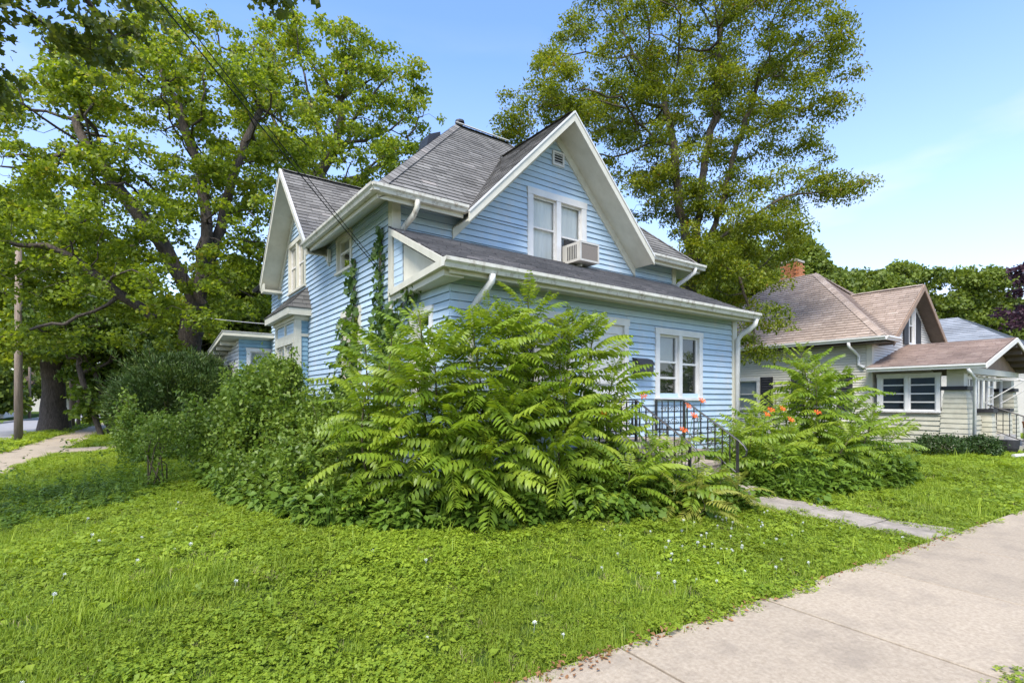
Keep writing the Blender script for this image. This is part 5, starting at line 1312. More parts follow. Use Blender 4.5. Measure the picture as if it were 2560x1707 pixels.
# ------------------------------------------------------------------ sumac (pinnate fronds)
def frond_mesh(name, L, pairs, ll, lw, mat, rng, arch=0.5, droop=0.5, seg=9, vbase=0.5):
    """one compound leaf along +X: a bowed midrib with paired drooping leaflets"""
    V, F, val = [], [], []
    def pos(t): 
        return np.array([L * t * (1 - 0.12 * t * arch), 0, L * (0.30 * t - arch * 0.62 * t * t)])
    n = 7
    for i in range(n + 1):
        t = i / n; p = pos(t); w = 0.0055 * (1 - 0.75 * t)
        V += [p + [0, -w, 0], p + [0, w, 0], p + [0, 0, -w * 1.5]]; val += [0.9] * 3
    for i in range(n):
        a = 3 * i
        for q in ((0, 1), (1, 2), (2, 0)): F.append((a + q[0], a + q[1], a + 3 + q[1])); F.append((a + q[0], a + 3 + q[1], a + 3 + q[0]))
    def leaflet(t, side, sc):
        p = pos(t); d = pos(min(1, t + 0.02)) - pos(t - 0.02); d /= np.linalg.norm(d)
        s = np.array([0, side, 0.0])
        a = s * 0.90 + d * 0.38 + np.array([0, 0, -droop * rng.uniform(0.5, 1.3)]) + rng.normal(size=3) * 0.06
        a /= np.linalg.norm(a)
        up = np.array([0, 0, 1.0]) - a * a[2]; up /= np.linalg.norm(up) + 1e-9
        up = up + rng.normal(size=3) * 0.15
        b = np.cross(a, up); b /= np.linalg.norm(b); nn = np.cross(b, a)
        l = ll * sc * rng.uniform(0.9, 1.1); w = lw * sc
        c1, c2 = p + a * l * 0.38, p + a * l * 0.72 - nn * l * 0.05
        k = len(V)
        V.extend([p, c1 + b * w + nn * w * 0.25, c1, c1 - b * w + nn * w * 0.25, c2 + b * w * 0.7 + nn * w * .1, c2, c2 - b * w * 0.7 + nn * w * .1, p + a * l - nn * l * 0.14])
        v0 = np.clip(vbase + rng.normal() * 0.12, 0, 1); val.extend([v0] * 8)
        F.extend([(k, k + 1, k + 2), (k, k + 2, k + 3), (k + 1, k + 4, k + 5), (k + 1, k + 5, k + 2), (k + 2, k + 5, k + 6), (k + 2, k + 6, k + 3), (k + 4, k + 7, k + 5), (k + 5, k + 7, k + 6)])
    for i in range(pairs):
        t = 0.16 + 0.82 * i / (pairs - 1)
        sc = math.sin(math.pi * (0.22 + 0.66 * i / (pairs - 1))) ** 0.6
        if i == pairs - 1: sc *= 0.75
        for side in (-1, 1): leaflet(t + rng.uniform(-0.008, 0.008), side, sc)
    return npmesh(name, np.array(V), np.array(F), mat, val)
frng = np.random.default_rng(5)
FR = [frond_mesh('frond', L, p, ll, 0.0245, M['sumac'], frng, arch=a, droop=dr) for L, p, ll, a, dr in
      ((0.70, 12, 0.135, 0.45, 0.45), (0.78, 13, 0.145, 0.65, 0.55), (0.62, 11, 0.13, 0.30, 0.25), (0.74, 13, 0.14, 0.9, 0.6), (0.56, 10, 0.125, 0.55, 0.8), (0.84, 14, 0.15, 0.60, 0.35), (0.5, 9, 0.12, 0.8, 0.5), (0.66, 12, 0.14, 0.2, 0.6))]
FRS = [frond_mesh('frond', L, p, 0.10, 0.019, M['sumac'], frng, arch=a, droop=0.35, vbase=0.8) for L, p, a in ((0.42, 9, 0.3), (0.36, 8, 0.5))]

def sumac(base, top, nfr, label, group, seed, size=1.0, reach=0.55, wallY=None, low=0.35, face=None, name='sumac', meshes=None, smalls=None, cat='sumac', stem_r=0.016, droop=0.0):
    rng = random.Random(seed)
    base, top = Vector(base), Vector(top)
    root = thing(name, base, label, cat, group)
    h = top - base
    bow = Vector((rng.uniform(-.12, .12), rng.uniform(-.12, .05), 0))
    P = lambda t: base + h * t + bow * math.sin(math.pi * t)
    c = MB(); c.tube([P(i / 8) for i in range(9)], [stem_r * (1.15 - 0.75 * i / 8) for i in range(9)], 6); part('stem', c, M['stem'], root, smooth=True)
    az = rng.uniform(0, 6.28)
    k = 0; tries = 0
    while k < nfr and tries < nfr * 8:
        tries += 1
        u = k / max(1, nfr - 1)
        t = 1.0 - (1 - low) * u ** 1.15
        az += 2.39996 + rng.uniform(-.35, .35)
        a = az
        if face is not None: a = face + ((az % (2 * math.pi)) - math.pi) * 0.62
        pitch = math.radians(52 - 62 * min(1, u * 1.35) + rng.uniform(-12, 12)) - droop
        sc = size * (0.72 + 0.5 * min(1, u * 2.5)) * rng.uniform(0.85, 1.15)
        p = P(t)
        L = 0.7 * sc
        if wallY is not None and p.y + math.sin(a) * L * math.cos(pitch) > wallY:
            continue
        tipz = p.z + L * (math.sin(pitch) - 0.35)
        ms = (smalls or FRS) if u < 0.16 else (meshes or FR)
        o = link('frond', ms[rng.randrange(len(ms))], root)
        o.location = p - base
        o.rotation_euler = Euler((rng.uniform(-.35, .35), -pitch, a), 'XYZ')
        o.scale = (sc, sc, sc)
        k += 1
    return root
G = lambda x, y: gzs(x, y)
FACE = math.radians(-105)     # towards the lawn
grpA = 'sumac stems crowding the front porch'
central = [  # base x, y, top x, y, z, fronds, size, label
    (4.7, 5.35, 4.78, 5.15, 2.62, 36, 0.78, 'slender sumac topping out between the left porch window and the door casing'),
    (3.5, 5.35, 3.42, 5.15, 2.60, 36, 0.8, 'slender sumac topping out beside the left porch window casing'),
    (2.6, 5.9, 2.5, 5.75, 2.3, 34, 0.8, 'sumac hiding the side window of the porch'),
    (4.05, 5.35, 3.97, 5.10, 2.85, 36, 0.78, 'tallest sumac stem, its pale tuft standing against the porch siding'),
    (3.75, 5.3, 3.6, 5.0, 2.55, 46, 0.84, 'bright sumac rising in front of the left porch window'),
    (3.35, 5.3, 3.15, 5.05, 2.35, 46, 0.84, 'sumac stem in the thick of the clump by the porch corner'),
    (4.45, 5.3, 4.5, 5.05, 2.48, 44, 0.82, 'sumac stem with layered fronds between the left porch window and the door'),
    (4.95, 5.3, 5.08, 5.05, 2.55, 44, 0.8, 'sumac stem shading the front door'),
    (5.15, 5.1, 5.22, 4.8, 1.95, 34, 0.8, 'sumac stem hanging fronds over the landing railing'),
    (3.0, 5.3, 2.7, 5.1, 2.15, 42, 0.82, 'sumac leaning away from the porch corner'),
    (2.8, 5.4, 2.5, 5.3, 1.95, 42, 0.8, 'sumac leaning towards the side wall of the house'),
    (2.75, 5.75, 2.72, 5.5, 2.55, 30, 0.74, 'young sumac top beside the porch downspout'),
    (2.5, 6.3, 2.35, 6.2, 2.25, 36, 0.8, 'sumac growing against the side wall below the vine'),
    (2.4, 5.9, 2.2, 5.75, 1.75, 34, 0.78, 'sumac reaching out towards the leafy shrub'),
    (3.6, 5.1, 3.45, 4.8, 1.60, 40, 0.85, 'low sumac with dark drooping fronds below the left porch window'),
    (4.25, 5.1, 4.25, 4.75, 1.65, 40, 0.85, 'low sumac with drooping fronds in front of the bare porch siding'),
    (4.85, 5.0, 4.95, 4.65, 1.40, 34, 0.82, 'low sumac bending over the weeds below the front door'),
    (3.05, 5.2, 2.8, 4.95, 1.40, 36, 0.85, 'low sumac at the very corner of the porch foundation'),
    (2.5, 5.6, 2.35, 5.35, 1.25, 32, 0.78, 'low sumac between the porch corner and the light green shrubs'),
    (4.0, 4.95, 4.0, 4.6, 1.1, 28, 0.85, 'lowest sumac at the lawn edge under the tallest stem'),
    (3.3, 5.0, 3.1, 4.7, 1.0, 28, 0.85, 'lowest sumac at the lawn edge before the porch corner')]
for i, (x, y, tx, ty, tz, n, sz, lab) in enumerate(central):
    sumac((x, y, G(x, y)), (tx, ty, tz), n, lab, grpA, 100 + i, sz, wallY=(5.66 if x > 2.75 else None), low=0.40 if tz > 2 else 0.3, face=FACE if (y > 4.9 and x > 2.75) else None)
grpB = 'sumac stems by the neighbouring lawn'
right = [(7.55, 4.75, 7.5, 4.5, 1.05, 26, 0.74, 'sumac growing against the foot of the window side railing'), (7.75, 4.25, 7.8, 3.95, 0.80, 26, 0.76, 'low sumac sprawling beside the top of the front walk'), (8.5, 4.9, 8.4, 4.7, 1.3, 28, 0.76, 'sumac below the sill of the paired window'), (9.65, 4.5, 9.5, 4.4, 2.15, 36, 0.76, 'sumac standing between the tallest one and the porch corner'), (10.1, 4.6, 10.1, 4.5, 2.25, 36, 0.76, 'sumac close behind the tallest one by the neighbouring lawn'), (9.9, 4.6, 9.75, 4.55, 2.45, 42, 0.78, 'tallest sumac of the clump by the neighbouring lawn'), (10.3, 4.3, 10.35, 4.1, 2.0, 44, 0.8, 'sumac with drooping fronds beside the tallest one by the neighbouring lawn'),
         (9.5, 4.4, 9.4, 4.15, 1.85, 40, 0.8, 'sumac rising behind the orange daylilies'), (10.6, 4.3, 10.9, 4.1, 1.45, 34, 0.8, 'sumac reaching towards the sage green house'), (9.1, 4.8, 8.95, 4.6, 1.55, 34, 0.76, 'sumac rising near the porch corner downspout'),
         (10.1, 3.95, 10.2, 3.6, 1.2, 34, 0.8, 'low sumac under the tallest one by the neighbouring lawn'), (8.7, 4.4, 8.5, 4.15, 1.05, 28, 0.76, 'low sumac between the steps and the right hand daylilies'), (9.4, 3.9, 9.3, 3.55, 1.0, 30, 0.76, 'low sumac spilling onto the lawn below the right hand daylilies'),
         (10.8, 3.9, 11.2, 3.6, 0.95, 28, 0.8, 'low sumac pointing out across the neighbouring lawn'), (8.2, 4.7, 8.0, 4.5, 1.15, 26, 0.72, 'low sumac beside the window side railing')]
for i, (x, y, tx, ty, tz, n, sz, lab) in enumerate(right):
    sumac((x, y, G(x, y)), (tx, ty, tz), n, lab, grpB, 150 + i, sz, low=0.35)
for i, (x, y, tx, ty, tz) in enumerate(((5.2, 4.4, 5.3, 4.1, 0.66), (4.8, 4.5, 4.8, 4.2, 0.70), (5.55, 4.15, 5.75, 3.9, 0.56), (5.35, 4.6, 5.5, 4.4, 0.95), (5.7, 4.5, 5.8, 4.3, 0.9))):
    sumac((x, y, G(x, y)), (tx, ty, tz), 18, 'knee high sumac sprawling out over the lawn towards the front walk', 'sumac suckers on the lawn edge', 170 + i, 0.85, low=0.3)
# yellowing fern-like plants by the walk
FF = [frond_mesh('frond', L, 17, 0.075, 0.010, M['fern'], frng, arch=a, droop=0.2) for L, a in ((0.5, 0.6), (0.44, 0.9))]
for i, (px, py, Y) in enumerate(((1775, 1165, 3.95), (1735, 1205, 3.75), (1830, 1215, 3.75), (1690, 1180, 3.95))):
    p = atY(px, py, Y); b = (p.x, p.y, G(p.x, p.y))
    sumac(b, (p.x, p.y - 0.05, b[2] + 0.30), 12, 'yellowing feathery fern at the foot of the front steps', 'yellow ferns by the front walk', 180 + i, 0.95, low=0.1, name='fern', meshes=FF, smalls=FF, cat='fern', stem_r=0.008)

# ------------------------------------------------------------------ shrubs
def shrub(name, label, base, blobs, n, leaf, mat, seed, stems=14, clump=0.14, narrow=0.34, cat='shrub', group=None, outward=0.0, up=0.6, nclump=None, droop=0.2, shell=0.2, shoots=0, shoot_len=1.0):
    rng = np.random.default_rng(seed); rr = random.Random(seed)
    base = Vector(base); root = thing(name, base, label, cat, group)
    K = crown_points(blobs, nclump or max(60, n // 22), rng, shell)
    c = MB()
    for i in range(stems):
        q = Vector(K[rng.integers(len(K))]); p0 = base + Vector((rr.uniform(-.18, .18), rr.uniform(-.18, .18), 0))
        m = p0.lerp(q, 0.5) + Vector((rr.uniform(-.1, .1), rr.uniform(-.1, .1), 0.15))
        c.tube([p0, m, q], [0.014, 0.009, 0.004], 5)
    top = []
    for i in range(shoots):
        q = Vector(K[rng.integers(len(K))]); dr_ = (q - base); dr_.z *= 0.6; dr_ = (dr_.normalized() + Vector((rr.gauss(0, .35), rr.gauss(0, .35), rr.uniform(0.4, 1.2)))).normalized()
        ln = rr.uniform(0.2, 0.6) * shoot_len
        c.tube([q, q + dr_ * ln * 0.6, q + dr_ * ln + Vector((0, 0, -0.05))], [0.005, 0.004, 0.002], 4)
        for u_ in range(6): top.append(tuple(q + dr_ * ln * (0.2 + 0.16 * u_)))
    part('stems', c, M['stem'], root, smooth=True)
    SH = np.array(top) if top else None
    C = K[rng.integers(0, len(K), n)] + rng.normal(size=(n, 3)) * clump
    if SH is not None:
        k_ = len(SH) * 9
        C = np.concatenate([C, SH[rng.integers(0, len(SH), k_)] + rng.normal(size=(k_, 3)) * 0.035])
    C = C[C[:, 2] > base.z + 0.02]
    cen = np.mean([b[:3] for b in blobs], 0)
    od = None
    if outward:
        od = C - cen; od /= np.linalg.norm(od, axis=1, keepdims=True); od = od * outward
    vm = 0.48 + 0.15 * np.sin(C[:, 0] * 3.1 + C[:, 1] * 2.3 + C[:, 2] * 2.9)
    link('foliage', leaf_mesh('foliage', C - np.array(base), leaf, mat, rng, narrow=narrow, vmean=vm, up=up, droop=droop, outdir=od), root)
    return root
shrub('leafy_shrub', 'tall light green shrub spilling onto the side lawn beside the bay', (1.75, 9.6, 0.2),
      [(1.85, 9.6, 1.1, 0.75, 0.9, 0.95), (2.0, 9.0, 1.0, 0.8, 0.8, 0.8), (1.5, 10.4, 0.9, 0.7, 0.9, 0.8), (2.3, 8.3, 0.8, 0.7, 0.8, 0.7), (1.9, 9.4, 1.8, 0.5, 0.6, 0.5), (2.3, 10.6, 1.7, 0.45, 0.8, 0.6)], 30000, 0.066, M['shrub'], 201, 46, 0.085, nclump=560, shell=0.4, shoots=110)
shrub('leafy_shrub', 'arching light green shrub between the bay and the sumac', (2.55, 7.4, 0.2),
      [(2.45, 7.4, 0.75, 0.65, 0.8, 0.6), (2.1, 6.8, 0.6, 0.6, 0.6, 0.5), (2.6, 8.0, 1.1, 0.45, 0.6, 0.6), (1.7, 7.6, 0.5, 0.6, 0.8, 0.4)], 15000, 0.066, M['shrub'], 202, 30, 0.085, nclump=300, shell=0.4, shoots=70)
shrub('yew_bush', 'dark bushy yew before the rear addition', (1.05, 16.6, 0.2),
      [(1.1, 16.6, 1.4, 1.4, 1.3, 1.25), (1.5, 16.9, 2.0, 0.8, 0.9, 0.75), (0.5, 16.3, 1.2, 0.8, 0.8, 0.8), (1.9, 16.0, 1.5, 0.7, 0.8, 1.0)], 46000, 0.13, M['yew'], 203, 16, 0.09, narrow=0.09, outward=1.0, nclump=620, up=0.3, droop=-0.5, shell=0.6, shoots=90, shoot_len=1.3)
shrub('small_shrub', 'thin upright sapling shrub standing alone on the side lawn', (0.37, 9.8, 0.1),
      [(0.4, 9.8, 1.0, 0.28, 0.28, 0.35), (0.36, 9.8, 0.6, 0.16, 0.16, 0.4), (0.55, 9.7, 1.15, 0.3, 0.25, 0.2)], 1500, 0.05, M['shrub'], 204, 7, 0.06, nclump=120)
shrub('small_shrub', 'pale bushy shrub at the edge of the dark yew', (0.35, 14.2, 0.15),
      [(0.3, 14.2, 0.6, 0.5, 0.5, 0.45), (0.0, 14.4, 0.9, 0.22, 0.25, 0.5), (0.75, 14.0, 0.5, 0.45, 0.45, 0.35), (0.25, 14.2, 1.15, 0.3, 0.3, 0.25)], 4200, 0.07, M['shrub'], 205, 16, 0.08, nclump=160, shoots=40, shoot_len=1.2)
for i, (x, y, r, h, lb) in enumerate(((15.9, 4.15, 0.62, 0.5, 'clipped dark boxwood below the louvred porch window'), (16.5, 3.55, 0.42, 0.48, 'loose dark shrub at the foot of the neighbouring pier'), (19.2, 2.55, 0.8, 0.40, 'low clipped hedge beside the neighbouring steps'))):
    z = G(x, y)
    shrub('boxwood', lb, (x, y, z), [(x, y, z + h * 0.45, r, r * 0.9, h * 0.5)], 4500, 0.05, M['box'], 210 + i, 8, 0.05, nclump=500, cat='bush', shell=0.55)

# daylilies: strap leaves, scape, flower of six petals
def daylily(px, py, Y, label, seed, flower=True):
    rng = random.Random(seed); p = atY(px, py, Y)
    b = Vector((p.x + rng.uniform(-.1, .1), p.y + 0.12, G(p.x, p.y)))
    root = thing('daylily', b, label, 'daylily', 'orange daylilies by the steps')
    c = MB()
    for k in range(26):
        a = rng.uniform(0, 6.28); L = rng.uniform(0.45, 0.75); w = 0.011; out = rng.uniform(0.2, 0.5)
        d = Vector((math.cos(a), math.sin(a), 0)); s = Vector((-d.y, d.x, 0)); pr = []
        for i in range(6):
            t = i / 5; q = b + d * (out * t * t * 0.9 + 0.03) + LZ * (L * (t - 0.55 * t * t * t))
            ww = w * (1 - t ** 2.2) + 0.001; pr += [q - s * ww, q + LZ * -0.004, q + s * ww]
        c.add(pr, [f for i in range(5) for f in ((3 * i, 3 * i + 1, 3 * i + 4, 3 * i + 3), (3 * i + 1, 3 * i + 2, 3 * i + 5, 3 * i + 4))], rng.random())
    part('leaves', c, M['lily'], root, attr=True)
    c = MB(); c.tube([b, b.lerp(p, 0.5) + LZ * 0.06, p], [0.006, 0.005, 0.004], 5); part('scape', c, M['lily'], root)
    fl = MB(); ax = Vector((rng.uniform(-.4, .1), rng.uniform(-.8, -.3), 0.75)).normalized()
    u = ax.cross(LZ).normalized(); v = ax.cross(u)
    for k in range(6):
        a = k * math.pi / 3; r = u * math.cos(a) + v * math.sin(a); s = ax.cross(r)
        L = 0.070; W = 0.017 if k % 2 else 0.012
        q = [p, p + ax * 0.04 + r * 0.022 + s * W * .6, p + ax * 0.04 + r * 0.022 - s * W * .6, p + ax * 0.058 + r * 0.046 + s * W, p + ax * 0.058 + r * 0.046 - s * W, p + ax * 0.045 + r * L]
        fl.add(q, [(0, 1, 2), (1, 3, 4, 2), (3, 5, 4)], rng.random())
    part('flower', fl, M['orange'], root, attr=True)
    return root
lil = [(1605, 995, 4.75, 'orange daylily at the top of the sloping handrail'), (1752, 1007, 4.6, 'orange daylily before the corner of the paired window'), (1716, 1020, 4.7, 'orange daylily showing between the two iron railings'), (1731, 1044, 4.4, 'orange daylily low behind the window side railing'), (1706, 1082, 3.95, 'large orange daylily leaning on the lower handrail'),
       (1913, 1041, 4.0, 'orange daylily at the near side of the right sumac clump'), (1952, 1026, 4.2, 'small orange daylily half hidden in the sumac fronds'), (1973, 1054, 3.9, 'orange daylily low among the strap leaves beside the sumac'), (2041, 1036, 3.8, 'wide open orange daylily before the tallest right sumac'), (1503, 1040, 4.55, 'orange daylily deep in the sumac by the landing'), (1925, 1030, 4.15, 'orange daylily bud pair behind the others by the sumac')]
for i, (px, py, Y, lb) in enumerate(lil): daylily(px, py, Y, lb, 300 + i)

# ------------------------------------------------------------------ vines on the walls
def vine_leaf(name, L):
    mb = MB(); w = L * 0.5
    pts = [(0, 0, 0), (L * 0.15, w * 0.85, 0.01), (L * 0.42, w * 0.55, -0.004), (L * 0.6, w * 0.95, 0.012), (L, 0, -0.012), (L * 0.6, -w * 0.95, 0.012), (L * 0.42, -w * 0.55, -0.004), (L * 0.15, -w * 0.85, 0.01), (L * 0.4, 0, -0.008)]
    mb.add(pts, [(0, 1, 2, 8), (8, 2, 3, 4), (8, 4, 5, 6), (0, 8, 6, 7)], 0.5)
    return mb.mesh(name, M['vine'], attr=True)
VL = [vine_leaf('leaf', 0.115), vine_leaf('leaf', 0.09), vine_leaf('leaf', 0.135)]
def vine(label, path, n, wid, seed, X=XS, y_side=None):
    """path: (y, z, width) up the wall plane x = X"""
    rng = random.Random(seed)
    b = Vector((X - 0.03, path[0][0], path[0][1])); root = thing('climbing_vine', b, label, 'vine', 'vines on the side wall')
    c = MB()
    for s in range(3):
        o = (s - 1) * 0.04
        c.tube([(X - 0.035 - 0.004 * s, y + o * w * 4, z) for y, z, w in path], 0.006, 5)
    part('stem', c, M['stem'], root)
    segs = len(path) - 1
    wts = [(path[i][2] + path[i + 1][2]) * abs(path[i + 1][1] - path[i][1] + 1e-3) + 0.02 for i in range(segs)]
    for k in range(n):
        i = rng.choices(range(segs), wts)[0]; t = rng.random()
        y = path[i][0] + (path[i + 1][0] - path[i][0]) * t; z = path[i][1] + (path[i + 1][1] - path[i][1]) * t; w = path[i][2] + (path[i + 1][2] - path[i][2]) * t
        p = Vector((X - rng.uniform(0.03, 0.05 + w * 0.55), y + rng.gauss(0, 0.62) * w, z + rng.gauss(0, 0.05)))
        o = link('leaf', VL[rng.randrange(3)], root, p - b)
        # blade faces away from the wall and hangs down
        q = Euler((rng.gauss(0, 0.5), math.radians(62 + rng.gauss(0, 20)), math.radians(180 + rng.gauss(0, 45))), 'XYZ')
        o.rotation_euler = q
        s = rng.uniform(0.75, 1.25); o.scale = (s, s, s)
    return root
vine('thick dark vine smothering the lower side window', [(9.1, 1.0, 0.55), (9.12, 1.6, 0.42), (9.10, 2.3, 0.38), (9.05, 2.85, 0.34), (8.95, 3.2, 0.16), (8.98, 3.55, 0.16), (9.0, 3.75, 0.2), (8.92, 3.95, 0.03)], 290, 0.3, 401)
vine('vine climbing beside the corner board of the side wall', [(7.75, 1.4, 0.12), (7.78, 2.2, 0.10), (7.8, 2.9, 0.16), (7.82, 3.4, 0.16), (7.8, 3.9, 0.14), (7.74, 4.2, 0.04)], 150, 0.2, 402)
vine('leafy vine draping from the porch cornice to the sumac', [(7.0, 1.5, 0.3), (7.2, 2.1, 0.35), (7.25, 2.5, 0.34), (7.1, 2.85, 0.42), (6.7, 3.0, 0.22), (6.3, 3.1, 0.12)], 260, 0.3, 403, X=XS - 0.02)

# ------------------------------------------------------------------ lawn, weeds, litter (stuff)
trng = np.random.default_rng(77)
def grass_tuft(name, n, h, rad, mat, w=0.0035, lean=0.5):
    V, F, val = [], [], []
    for i in range(n):
        r = rad * math.sqrt(trng.random()); a = trng.uniform(0, 6.28)
        p = np.array([r * math.cos(a), r * math.sin(a), -0.01]); hh = h * trng.uniform(0.5, 1.2); ww = w * trng.uniform(0.7, 1.3)
        d = trng.normal(size=2); d /= np.linalg.norm(d); ln = lean * trng.uniform(0.1, 1) * hh
        s = np.array([-d[1], d[0], 0]) * ww; dd = np.array([d[0], d[1], 0])
        k = len(V); vv = trng.uniform(0.15, 0.95)
        m = p + dd * ln * 0.3 + [0, 0, hh * 0.6]; e = p + dd * ln + [0, 0, hh * 0.95]
        V += [p - s, p + s, m - s * 0.8, m + s * 0.8, e]; val += [vv] * 5
        F += [(k, k + 1, k + 3), (k, k + 3, k + 2), (k + 2, k + 3, k + 4)]
    return npmesh(name, np.array(V), np.array(F), mat, val)
def clover_tuft(name, n, rad, h, lr, mat):
    V, F, val = [], [], []
    for i in range(n):
        r = rad * math.sqrt(trng.random()); a = trng.uniform(0, 6.28); hh = h * trng.uniform(0.35, 1.1)
        c = np.array([r * math.cos(a), r * math.sin(a), hh]); vv = np.clip(trng.normal(0.5, 0.22), 0, 0.95)
        tilt = trng.normal(size=2) * 0.32; r0 = trng.uniform(0, 6.28); l = lr * trng.uniform(0.7, 1.25)
        for q in range(3):
            th = r0 + q * 2.094; d = np.array([math.cos(th), math.sin(th), 0]); s = np.array([-d[1], d[0], 0])
            d[2] = d @ [tilt[0], tilt[1], 0] - 0.12; s[2] = s @ [tilt[0], tilt[1], 0]
            k = len(V)
            V += [c, c + d * l * .55 + s * l * .52, c + d * l * 1.05 + s * l * .30, c + d * l * 1.05 - s * l * .30, c + d * l * .55 - s * l * .52]
            val += [vv] * 5; F += [(k, k + 1, k + 2), (k, k + 2, k + 3), (k, k + 3, k + 4)]
    return npmesh(name, np.array(V), np.array(F), mat, val)
def weed_sprig(name, n, h, leaf, mat, rad=0.06):
    V, F, val = [], [], []
    for i in range(n):
        a = trng.uniform(0, 6.28); hh = h * trng.uniform(0.15, 1); r = rad * (0.4 + trng.random())
        c = np.array([r * 0.4 * math.cos(a), r * 0.4 * math.sin(a), hh]); d = np.array([math.cos(a), math.sin(a), trng.uniform(-.5, .25)]); s = np.array([-d[1], d[0], trng.normal() * .3])
        l = leaf * trng.uniform(0.6, 1.3); k = len(V); vv = np.clip(0.25 + 0.5 * hh / h + trng.normal() * .12, 0, 1)
        V += [c, c + d * l * .45 + s * l * .33 + [0, 0, l * .06], c + d * l + [0, 0, -l * .15], c + d * l * .45 - s * l * .33 + [0, 0, l * .06]]; val += [vv] * 4
        F += [(k, k + 1, k + 2), (k, k + 2, k + 3)]
    return npmesh(name, np.array(V), np.array(F), mat, val)

def sector(n, d0, d1, half, rng):
    """points spread evenly on the ground in a sector in front of the viewpoint"""
    d = np.sqrt(rng.uniform(d0 * d0, d1 * d1, n)); a = YAW + rng.uniform(-half, half, n)
    return d * np.sin(a), d * np.cos(a), d
def noise2(x, y, s=1.0):
    return 0.5 + 0.25 * (np.sin(x * 1.7 * s + 1.3 * np.sin(y * 1.1 * s)) + np.sin(y * 2.1 * s + 1.7 * np.cos(x * 0.9 * s + 0.5)))
house_rects = [(XS, XR, YP, YB), (2.44, 5, 15, 19.2), (NX, NXR, 3.9, 14), (27, 40, 2, 14)]
def lawn_ok(x, y, edge):
    ok = ~paved(x, y, edge)
    for a, b, c, d in house_rects: ok &= ~((x > a) & (x < b) & (y > c) & (y < d))
    return ok
LP = [grass_tuft('lawn', 50, 0.062, 0.10, M['lawn'], 0.0026, 0.9), grass_tuft('lawn', 40, 0.085, 0.10, M['lawn'], 0.0024, 1.1), clover_tuft('lawn', 60, 0.115, 0.055, 0.0125, M['lawn']), clover_tuft('lawn', 44, 0.115, 0.065, 0.016, M['lawn']),
      clover_tuft('lawn', 70, 0.12, 0.042, 0.0100, M['lawn']), grass_tuft('lawn', 7, 0.19, 0.08, M['lawn'], 0.0035, 1.0), weed_sprig('lawn', 26, 0.07, 0.04, M['lawn'], 0.12), grass_tuft('lawn', 26, 0.07, 0.10, M['straw'], 0.0022, 1.2), weed_sprig('lawn', 12, 0.05, 0.075, M['lawn'], 0.10)]
pts, rots, scl, idx = [], [], [], []
for d0, d1, dens, sc, half in ((0.7, 4.2, 330, 0.8, 1.15), (4.2, 9, 200, 0.92, 1.05), (9, 20, 75, 1.35, 1.0), (20, 52, 10, 2.6, 0.95)):
    n = int(dens * half * (d1 * d1 - d0 * d0))
    x, y, d = sector(n, d0, d1, half, trng)
    edge = np.abs(trng.normal(size=n)) * 0.05 - 0.015 + 0.03 * noise2(x, y, 3)
    m = lawn_ok(x, y, 0.0) | (~paved(x, y, 0.05) & (trng.random(n) < 0.5) & lawn_ok(x, y, 0.05))
    pc = np.mean(PATH, 0); core = in_poly(x, y, [tuple(pc + (np.array(q) - pc) * np.array([0.62, 0.97])) for q in PATH])
    pathin = in_poly(x, y, PATH); m |= pathin & ~core & (trng.random(n) < 0.55)
    x, y = x[m], y[m]; k = len(x)
    nv = noise2(x, y, 1.0) + trng.normal(size=k) * 0.16
    ii = np.where(nv < 0.42, trng.choice([0, 0, 1, 4, 0], k), trng.choice([2, 3, 4, 4, 0, 6, 0], k))
    ii = np.where(trng.random(k) < 0.02, 5, ii); ii = np.where(trng.random(k) < 0.02 + 0.10 * (noise2(x, y, 2.3) > 0.85), 7, ii); ii = np.where(trng.random(k) < 0.02, 8, ii)
    pts.append(np.stack([x, y, gz(x, y) - 0.006], 1)); idx.append(ii)
    rots.append(np.stack([trng.normal(size=k) * .08, trng.normal(size=k) * .08, trng.uniform(0, 6.28, k)], 1))
    scl.append(sc * trng.uniform(0.75, 1.25, k))
lw = scatter('lawn_grass', np.concatenate(pts), np.concatenate(rots), np.concatenate(scl), np.concatenate(idx), LP)
tag(lw, 'lush mixed grass and clover covering the lawn', 'grass')

# fringe of taller grass and creeping weeds along the shrub beds
WP = [weed_sprig('weeds', 40, 0.22, 0.075, M['weed'], 0.13), weed_sprig('weeds', 46, 0.32, 0.085, M['weed'], 0.15), weed_sprig('weeds', 34, 0.15, 0.10, M['weed'], 0.16), grass_tuft('weeds', 22, 0.34, 0.08, M['weed'], 0.005, 0.9), weed_sprig('weeds', 60, 0.45, 0.06, M['weed'], 0.12)]
def bed(poly, n, name, label, protos, sc=(0.8, 1.3), weights=None, seed=0, cat='weeds'):
    rng = np.random.default_rng(seed); P = np.array(poly); lo, hi = P.min(0), P.max(0)
    x = rng.uniform(lo[0], hi[0], n * 3); y = rng.uniform(lo[1], hi[1], n * 3)
    m = in_poly(x, y, poly); x, y = x[m][:n], y[m][:n]
    m = ~paved(x, y, 0.0); x, y = x[m], y[m]; k = len(x)
    o = scatter(name, np.stack([x, y, gz(x, y) - 0.01], 1), np.stack([rng.normal(size=k) * .15, rng.normal(size=k) * .15, rng.uniform(0, 6.28, k)], 1), rng.uniform(*sc, k), rng.choice(len(protos), k, p=weights), protos)
    return tag(o, label, cat)
bed([(1.6, 5.7), (2.2, 4.9), (3.0, 4.5), (4.2, 4.15), (5.3, 3.8), (6.35, 3.75), (6.0, 5.5), (2.0, 6.8), (1.6, 7.4), (1.3, 6.8)], 820, 'creeping_weeds', 'dense creeping weeds and tall grass at the foot of the sumac', WP, (0.8, 1.35), [.28, .22, .28, .14, .08], 1)
